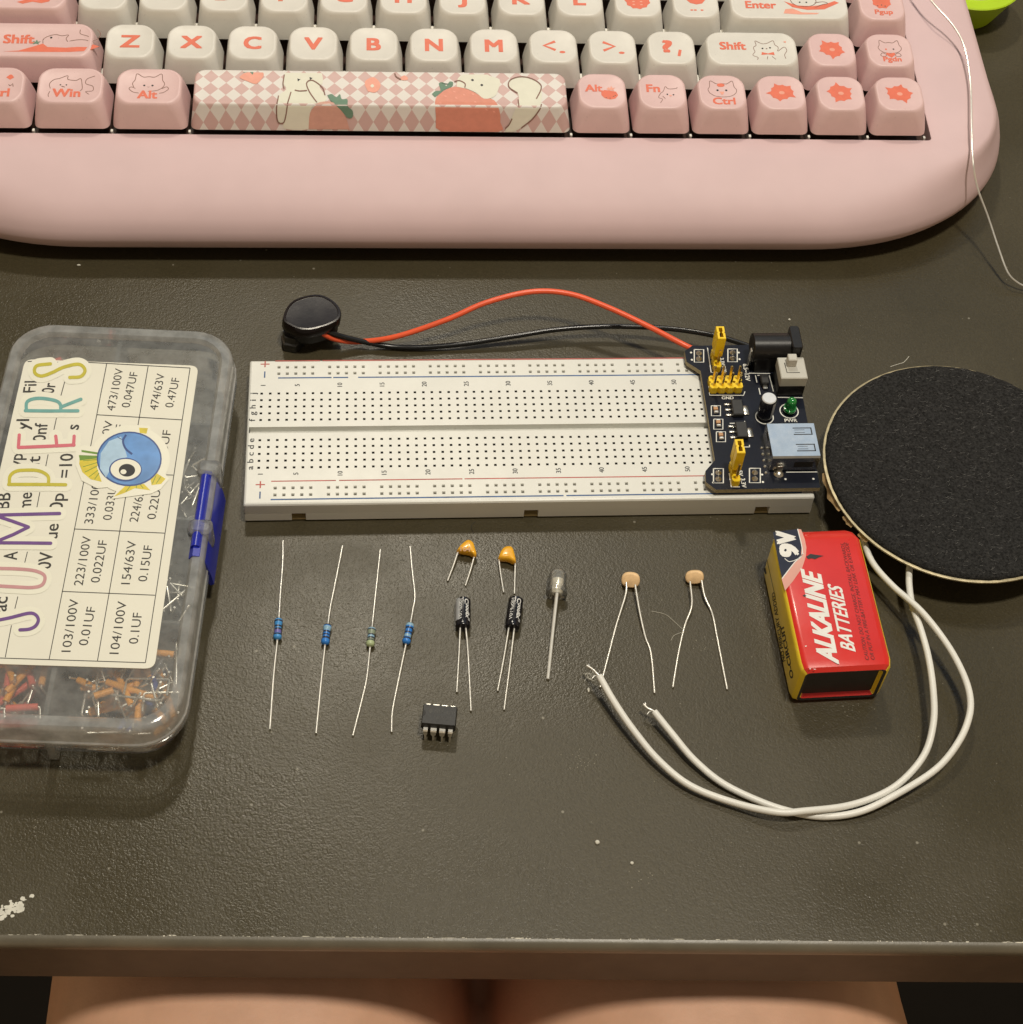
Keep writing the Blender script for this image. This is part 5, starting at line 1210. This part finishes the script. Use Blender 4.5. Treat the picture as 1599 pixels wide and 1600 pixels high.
for s, a, b in (('Fil', (56, 613), (58.5, 595.5)), ('0r', (84.4, 615), (88.4, 599)), ('yl', (44, 672), (46.5, 655)), ('0nf', (71.5, 690), (75.5, 661)), ('s', (123, 671.5), (124.8, 664)), ('yp', (33.5, 730), (37, 709)), ('it', (62, 727), (64, 713)), ('=10', (111, 746), (115.5, 709)), ('BB', (14.7, 795), (17.8, 770)), ('me', (48.7, 796), (51, 769.5)),
                ('0p', (98, 797), (101.5, 771)), ('ue', (90, 842), (92.8, 818.6)), ('A', (27, 874.5), (28.5, 862)), ('0V', (79.5, 889), (84, 863)), ('ac', (10.5, 955), (13, 932.5)), ('el', (-2, 1002), (0, 984))): lt_(s, a, b, 3.5, .012)
part('printed_values', bm, M['lineblk'], lab, 0)
def Z4(pts): return [(x/4.208, 480+y/4.208) for x, y in pts]
def Z5(pts): return [(x/4.0, 820+y/4.0) for x, y in pts]
ZK, ZJ = ZL+.08, ZL+.16
def letter(name, col, strokes_, w_=5.2):
    bm = BM(); 
    for k, s in enumerate(strokes_): ribbon(bm, s, 21, lambda q: at(q.x, q.y, ZK+.012*k), smooth=len(s) > 3, rise=.0004, ends=True)
    st = part('letter_sticker', bm, M['stick'], box, 0)
    for q in strokes_: pass
    bm = BM()
    for k, s in enumerate(strokes_):
        ribbon(bm, s, w_, lambda q: at(q.x, q.y, ZJ+.01*k), smooth=len(s) > 3, n=8, rise=.0004, ends=True)
    part('letter', bm, M[col], st, 0)
letter('S', 'lime', [Z4([(335, 372), (245, 385), (232, 430), (275, 452), (345, 430), (420, 395), (520, 375), (562, 412), (535, 455), (462, 462)])])
letter('R', 'teal', [Z4([(170, 680), (340, 682), (515, 681)]), Z4([(176, 680), (180, 625), (225, 602), (290, 600), (370, 615), (400, 640), (403, 678)]), Z4([(402, 657), (470, 630), (535, 605)])])
letter('E', 'rose', [Z4([(125, 922), (300, 915), (490, 906)]), Z4([(124, 922), (127, 880), (130, 840)]), Z4([(376, 912), (374, 880), (370, 848)]), Z4([(486, 907), (489, 880), (491, 848)])])
letter('P', 'lime', [Z4([(60, 1165), (250, 1165), (435, 1167)]), Z4([(64, 1165), (70, 1110), (110, 1078), (180, 1071), (260, 1076), (318, 1110), (322, 1163)])])
letter('M', 'purple', [Z4([(-60, 1368), (150, 1362), (395, 1356)]), Z4([(-40, 1366), (80, 1405), (190, 1445)]), Z4([(190, 1445), (90, 1495), (-40, 1548)]), Z5([(-40, 112), (150, 113), (320, 115)])])
letter('U', 'lilac', [Z5([(-40, 272), (100, 275), (210, 285), (272, 308), (284, 340), (262, 378), (200, 392), (100, 388), (-40, 380)])])
letter('J', 'purple', [Z5([(-60, 605), (60, 582), (180, 553), (225, 562), (243, 595), (225, 632), (185, 652), (128, 657)])])
# winking fish sticker
def f4(pts): return [(x/4.208, 480+y/4.208) for x, y in pts]
bm = BM()
def fpoly(pts, z, mi): poly(bm, [at(p[0], p[1], ZL+z) for p in pts], mi)
def fell(cx, cy, rx, ry, n=36): return f4([(cx+rx*math.cos(2*math.pi*k/n), cy+ry*math.sin(2*math.pi*k/n)) for k in range(n)])
fpoly(fell(858, 1000, 262, 225), .19, 0)
fpoly(f4([(500, 930), (560, 905), (760, 950), (760, 1180), (640, 1190), (540, 1140), (500, 1040)]), .195, 0); fpoly(f4([(740, 1260), (800, 1150), (960, 1130), (1080, 1080), (1115, 1130), (1060, 1195), (1000, 1225)]), .20, 0); fpoly(f4([(890, 850), (900, 775), (990, 780), (990, 850)]), .198, 0)
fs_ = part('fish_sticker', bm, M['stick'], box, 0)
bm = BM()
fpoly(f4([(528, 975), (690, 975), (640, 1050), (672, 1148), (600, 1132), (545, 1085), (524, 1030)]), .22, 0)
fpoly(f4([(538, 938), (695, 962), (690, 975), (540, 952)]), .222, 1); fpoly(f4([(522, 972), (685, 978), (660, 992), (528, 1008)]), .224, 1)
fpoly(f4([(918, 792), (976, 795), (966, 832), (922, 826)]), .22, 0); fpoly(f4([(990, 1112), (1035, 1092), (1092, 1128), (1062, 1162), (1000, 1170)]), .222, 0); fpoly(f4([(752, 1246), (830, 1172), (950, 1162), (992, 1204), (890, 1190), (820, 1222)]), .22, 0)
for a, b in (((550, 1010), (655, 1000)), ((548, 1050), (645, 1020)), ((560, 1085), (640, 1045)), ((590, 1115), (648, 1070)), ((625, 1132), (655, 1090)), ((1005, 1160), (1030, 1105)), ((1030, 1160), (1060, 1115)), ((830, 1215), (860, 1175)), ((900, 1190), (900, 1168)), ((945, 1190), (925, 1165))):
    ribbon(bm, f4([a, b]), 1.0, lambda q: at(q.x, q.y, ZL+.235), 1, smooth=False)
part('fin', bm, [M['fishyel'], M['fishgreen']], fs_, 0)
bm = BM(); fpoly(fell(853, 997, 214, 180), .25, 0); fpoly(fell(853, 997, 204, 170), .26, 1)
fpoly(f4([(665, 960), (720, 880), (800, 850), (815, 900), (840, 985), (760, 1010), (700, 1120), (660, 1060)]), .27, 2)
part('fish_body', bm, [M['fishdark'], M['fishblue'], M['fishlight']], fs_, 0)
bm = BM(); fpoly(fell(828, 1068, 108, 78), .29, 0); fpoly(fell(830, 1066, 100, 68), .30, 1); fpoly(fell(838, 1072, 54, 42, 24), .31, 2); fpoly(fell(815, 1082, 20, 16, 14), .32, 1)
ribbon(bm, f4([(832, 838), (812, 880), (830, 930), (872, 966)]), 3.2, lambda q: at(q.x, q.y, ZL+.30), 0); ribbon(bm, f4([(775, 850), (790, 862), (808, 870)]), 1.0, lambda q: at(q.x, q.y, ZL+.30), 0)
part('eye', bm, [M['fishdark'], M['stick'], M['black']], fs_, 0)

# ------------------------------------------------------------------ jumper wires kept in the box
def jumper(label, group, u, v, z, ang, L_, sleeve, tiltz=0.0, roll=0.0):
    p = bx(u, v, z); t_ = Vector((math.cos(ang)*math.cos(tiltz), math.sin(ang)*math.cos(tiltz), math.sin(tiltz)))
    dn = t_.cross(Vector((math.cos(roll), math.sin(roll), .25))).normalized()
    a, b = p-t_*L_/2, p+t_*L_/2; lg = random.uniform(3.5, 5.5)
    pts = [a+dn*lg, a+dn*.8, a+dn*.2+t_*.15, a+t_*.7, p, b-t_*.7, b+dn*.2-t_*.15, b+dn*.8, b+dn*lg]
    bm = BM(); tube(bm, pts, .33, 6)
    def inside(bm):
        for q in bm.verts:
            l = BRM.transposed() @ (q.co-BC); l.x = max(-30.6, min(30.6, l.x)); l.y = max(-60.8, min(62, l.y)); l.z = max(1.4, min(18.6, l.z)); q.co = BC+BRM @ l
    inside(bm)
    o = part('jumper_wire', bm, M['tin'], None, 60, loc=Vector((p.x, p.y, 1.4))); tag(o, label, 'jumper wire', group)
    if sleeve:
        bm = BM(); tube(bm, [a+t_*.5, b-t_*.5], .95, 8); 
        inside(bm)
        part('sleeve', bm, M[sleeve], o, 60)
CN = {'jorange': 'orange', 'jred': 'red', 'jteal': 'teal', 'jblue': 'blue', 'jblack': 'dark', None: 'bare silver'}
def pile(n, u0, u1, v0, v1, mix, place, z0=2.2, z1=15.8, Lr=(6, 17)):
    for k in range(n):
        m = random.choice(mix); L_ = random.uniform(*Lr); ang = random.uniform(0, math.pi)
        hu, hv = L_/2*abs(math.cos(ang))+1, L_/2*abs(math.sin(ang))+1
        u = random.uniform(u0+hu, u1-hu) if u1-u0 > 2*hu else (u0+u1)/2; v = random.uniform(v0+hv, v1-hv) if v1-v0 > 2*hv else (v0+v1)/2
        jumper('%s jumper wire in the pile in the %s compartment of the clear box' % (CN[m]+(' sleeved' if m else ''), place), '%s jumper wires in the %s compartment' % (CN[m], place), u, v, z0+(z1-z0)*(k/n)**.75, ang, L_, m, random.gauss(0, .12), random.uniform(0, 6.28))
pile(34, -30, -4.5, -60, -36, ['jred', 'jred', 'jorange', 'jorange', 'jteal', None, 'jblack'], 'front left')
pile(56, 2.5, 30, -60, -36, ['jorange', None, None, 'jorange', None, 'jorange', None, 'jblue', 'jorange', 'jblack'], 'front right')
for u, v, z, a, L_, m in ((18, -52, 14.2, -.38, 15, 'jorange'), (5.5, -50, 13.6, -.5, 5, 'jorange'), (11, -53, 13.8, .35, 6, 'jorange'), (8, -61.5, 13.9, 0.02, 11, 'jorange'), (20.5, -60, 13.4, 1.55, 8, 'jorange'), (22, -49, 15, -.05, 11, None), (26, -53, 15.2, .0, 9, None), (16, -45, 14.6, 1.2, 8, None)):
    jumper('%s jumper wire on top of the front right compartment pile' % (CN[m]+(' sleeved' if m else '')), '%s jumper wires on top of the pile' % CN[m], u, v, z, a, L_, m)
for u, v, z, a, L_, m in ((-9.5, -47, 14.0, .95, 17, 'jorange'), (-12, -50, 13.2, 1.25, 14, 'jorange'), (-5.5, -46, 13, 1.5, 11, 'jorange'), (-9, -58, 13.6, 0.03, 9, 'jred'), (-21, -52, 14, 2.1, 16, 'jred'), (-24, -50, 13.4, 2.0, 14, 'jred'), (-14, -45, 12.8, 1.5, 8, 'jteal')):
    jumper('%s jumper wire on top of the front left compartment pile' % (CN[m]+' sleeved'), '%s jumper wires on top of the left pile' % CN[m], u, v, z, a, L_, m)
for u, v, z, a, L_, m, nm in ((-17, -57.5, 3.2, .02, 19, 'jred', 'red sleeved'), (-16, -57.8, 5.4, -.03, 20, 'jred', 'red sleeved'), (-19, -57.2, 7.6, .03, 17, 'jred', 'red sleeved'), (12, -58.2, 2.6, .0, 13, None, 'bare silver'), (22.5, -58.0, 2.5, .04, 10, None, 'bare silver'), (15.5, -57.4, 5.5, 1.2, 5, 'jblue', 'blue sleeved'), (18.0, -57.6, 5.0, 1.0, 5, 'jblue', 'blue sleeved'), (26, -57, 4.5, .7, 8, 'jorange', 'orange sleeved')):
    jumper('%s jumper wire lying against the front wall inside the clear box' % nm, '%s jumper wires against the front wall' % nm, u, v, z, a, L_, m, 0, random.uniform(1.2, 1.9))
pile(5, -28, -5, 48, 63, ['jblack', 'jred'], 'back left', 4, 13, (4, 9))
pile(12, 20, 30.5, 2, 28, [None], 'right middle', 5, 15, (6, 12)); pile(8, 20, 30.5, -31, -4, [None], 'right front', 4, 14, (6, 12))

# ------------------------------------------------------------------ lint, hairs and crumbs on the desk
def hair(label, pts, r=.07, z=.1, m='hair'):
    bm = BM(); P = [at(*p, z) for p in pts]; tube(bm, spl(P, 6), r, 5)
    o = part('hair', bm, M[m], None, 60, loc=P[0]); tag(o, label, 'fibre')
hair('short curved pale fibre between the two photoresistors', [(1018, 955), (1040, 960), (1055, 972), (1068, 984)], .10)
hair('tiny pale fibre touching the left leg of the bent photoresistor', [(1049, 1001), (1054, 993), (1066, 988)], .10)
hair('pale fibre beside the upper rim of the round speaker', [(1392, 573), (1404, 569), (1413, 566), (1421, 557)], .10, .12, 'dust')
hair('faint dark hair below the breadboard, beside the ceramic capacitor', [(741, 834), (737, 822), (744, 815)], .06, .08, 'black')
bm = BM(); p = at(921, 1057, .3)
for k in range(11):
    a = random.uniform(0, 6.28); q = p+Vector((random.gauss(0, .7), random.gauss(0, .8), 0))
    tube(bm, spl([q, q+Vector((math.cos(a)*1.0, math.sin(a)*1.0, random.uniform(0, .5))), q+Vector((math.cos(a+.8)*1.7, math.sin(a+.8)*1.7, .05))], 4), .045, 4)
o = part('lint', bm, M['dust'], None, 60, loc=p); tag(o, 'small wisp of pale lint under the bare tip of the white wire', 'lint')
def crumb(label, px, py, r, sx_=1.0, sy_=1.0):
    p = at(px, py, 0); bm = BM(); bmesh.ops.create_icosphere(bm, subdivisions=2, radius=r)
    for v in bm.verts: v.co = Vector((v.co.x*sx_*random.uniform(.85, 1.15), v.co.y*sy_*random.uniform(.85, 1.15), v.co.z*.7+r*.6))+p
    o = part('crumb', bm, M['dust'], None, 80, loc=p); tag(o, label, 'crumb')
crumb('pale crumb on the empty desk below the white wires, the larger one', 934, 1317, .62)
crumb('tiny pale speck on the desk, lower right of the larger crumb', 988, 1349, .45)
crumb('small pale flake just below the wisp of lint', 920, 1079, .5, .7, 1.5)
crumb('pale speck on the desk behind the breadboard, above the power module', 1234, 500, .4)
crumb('pale flake on the desk between the keyboard and the clear box', 124, 415, .42, 1.6, .8)
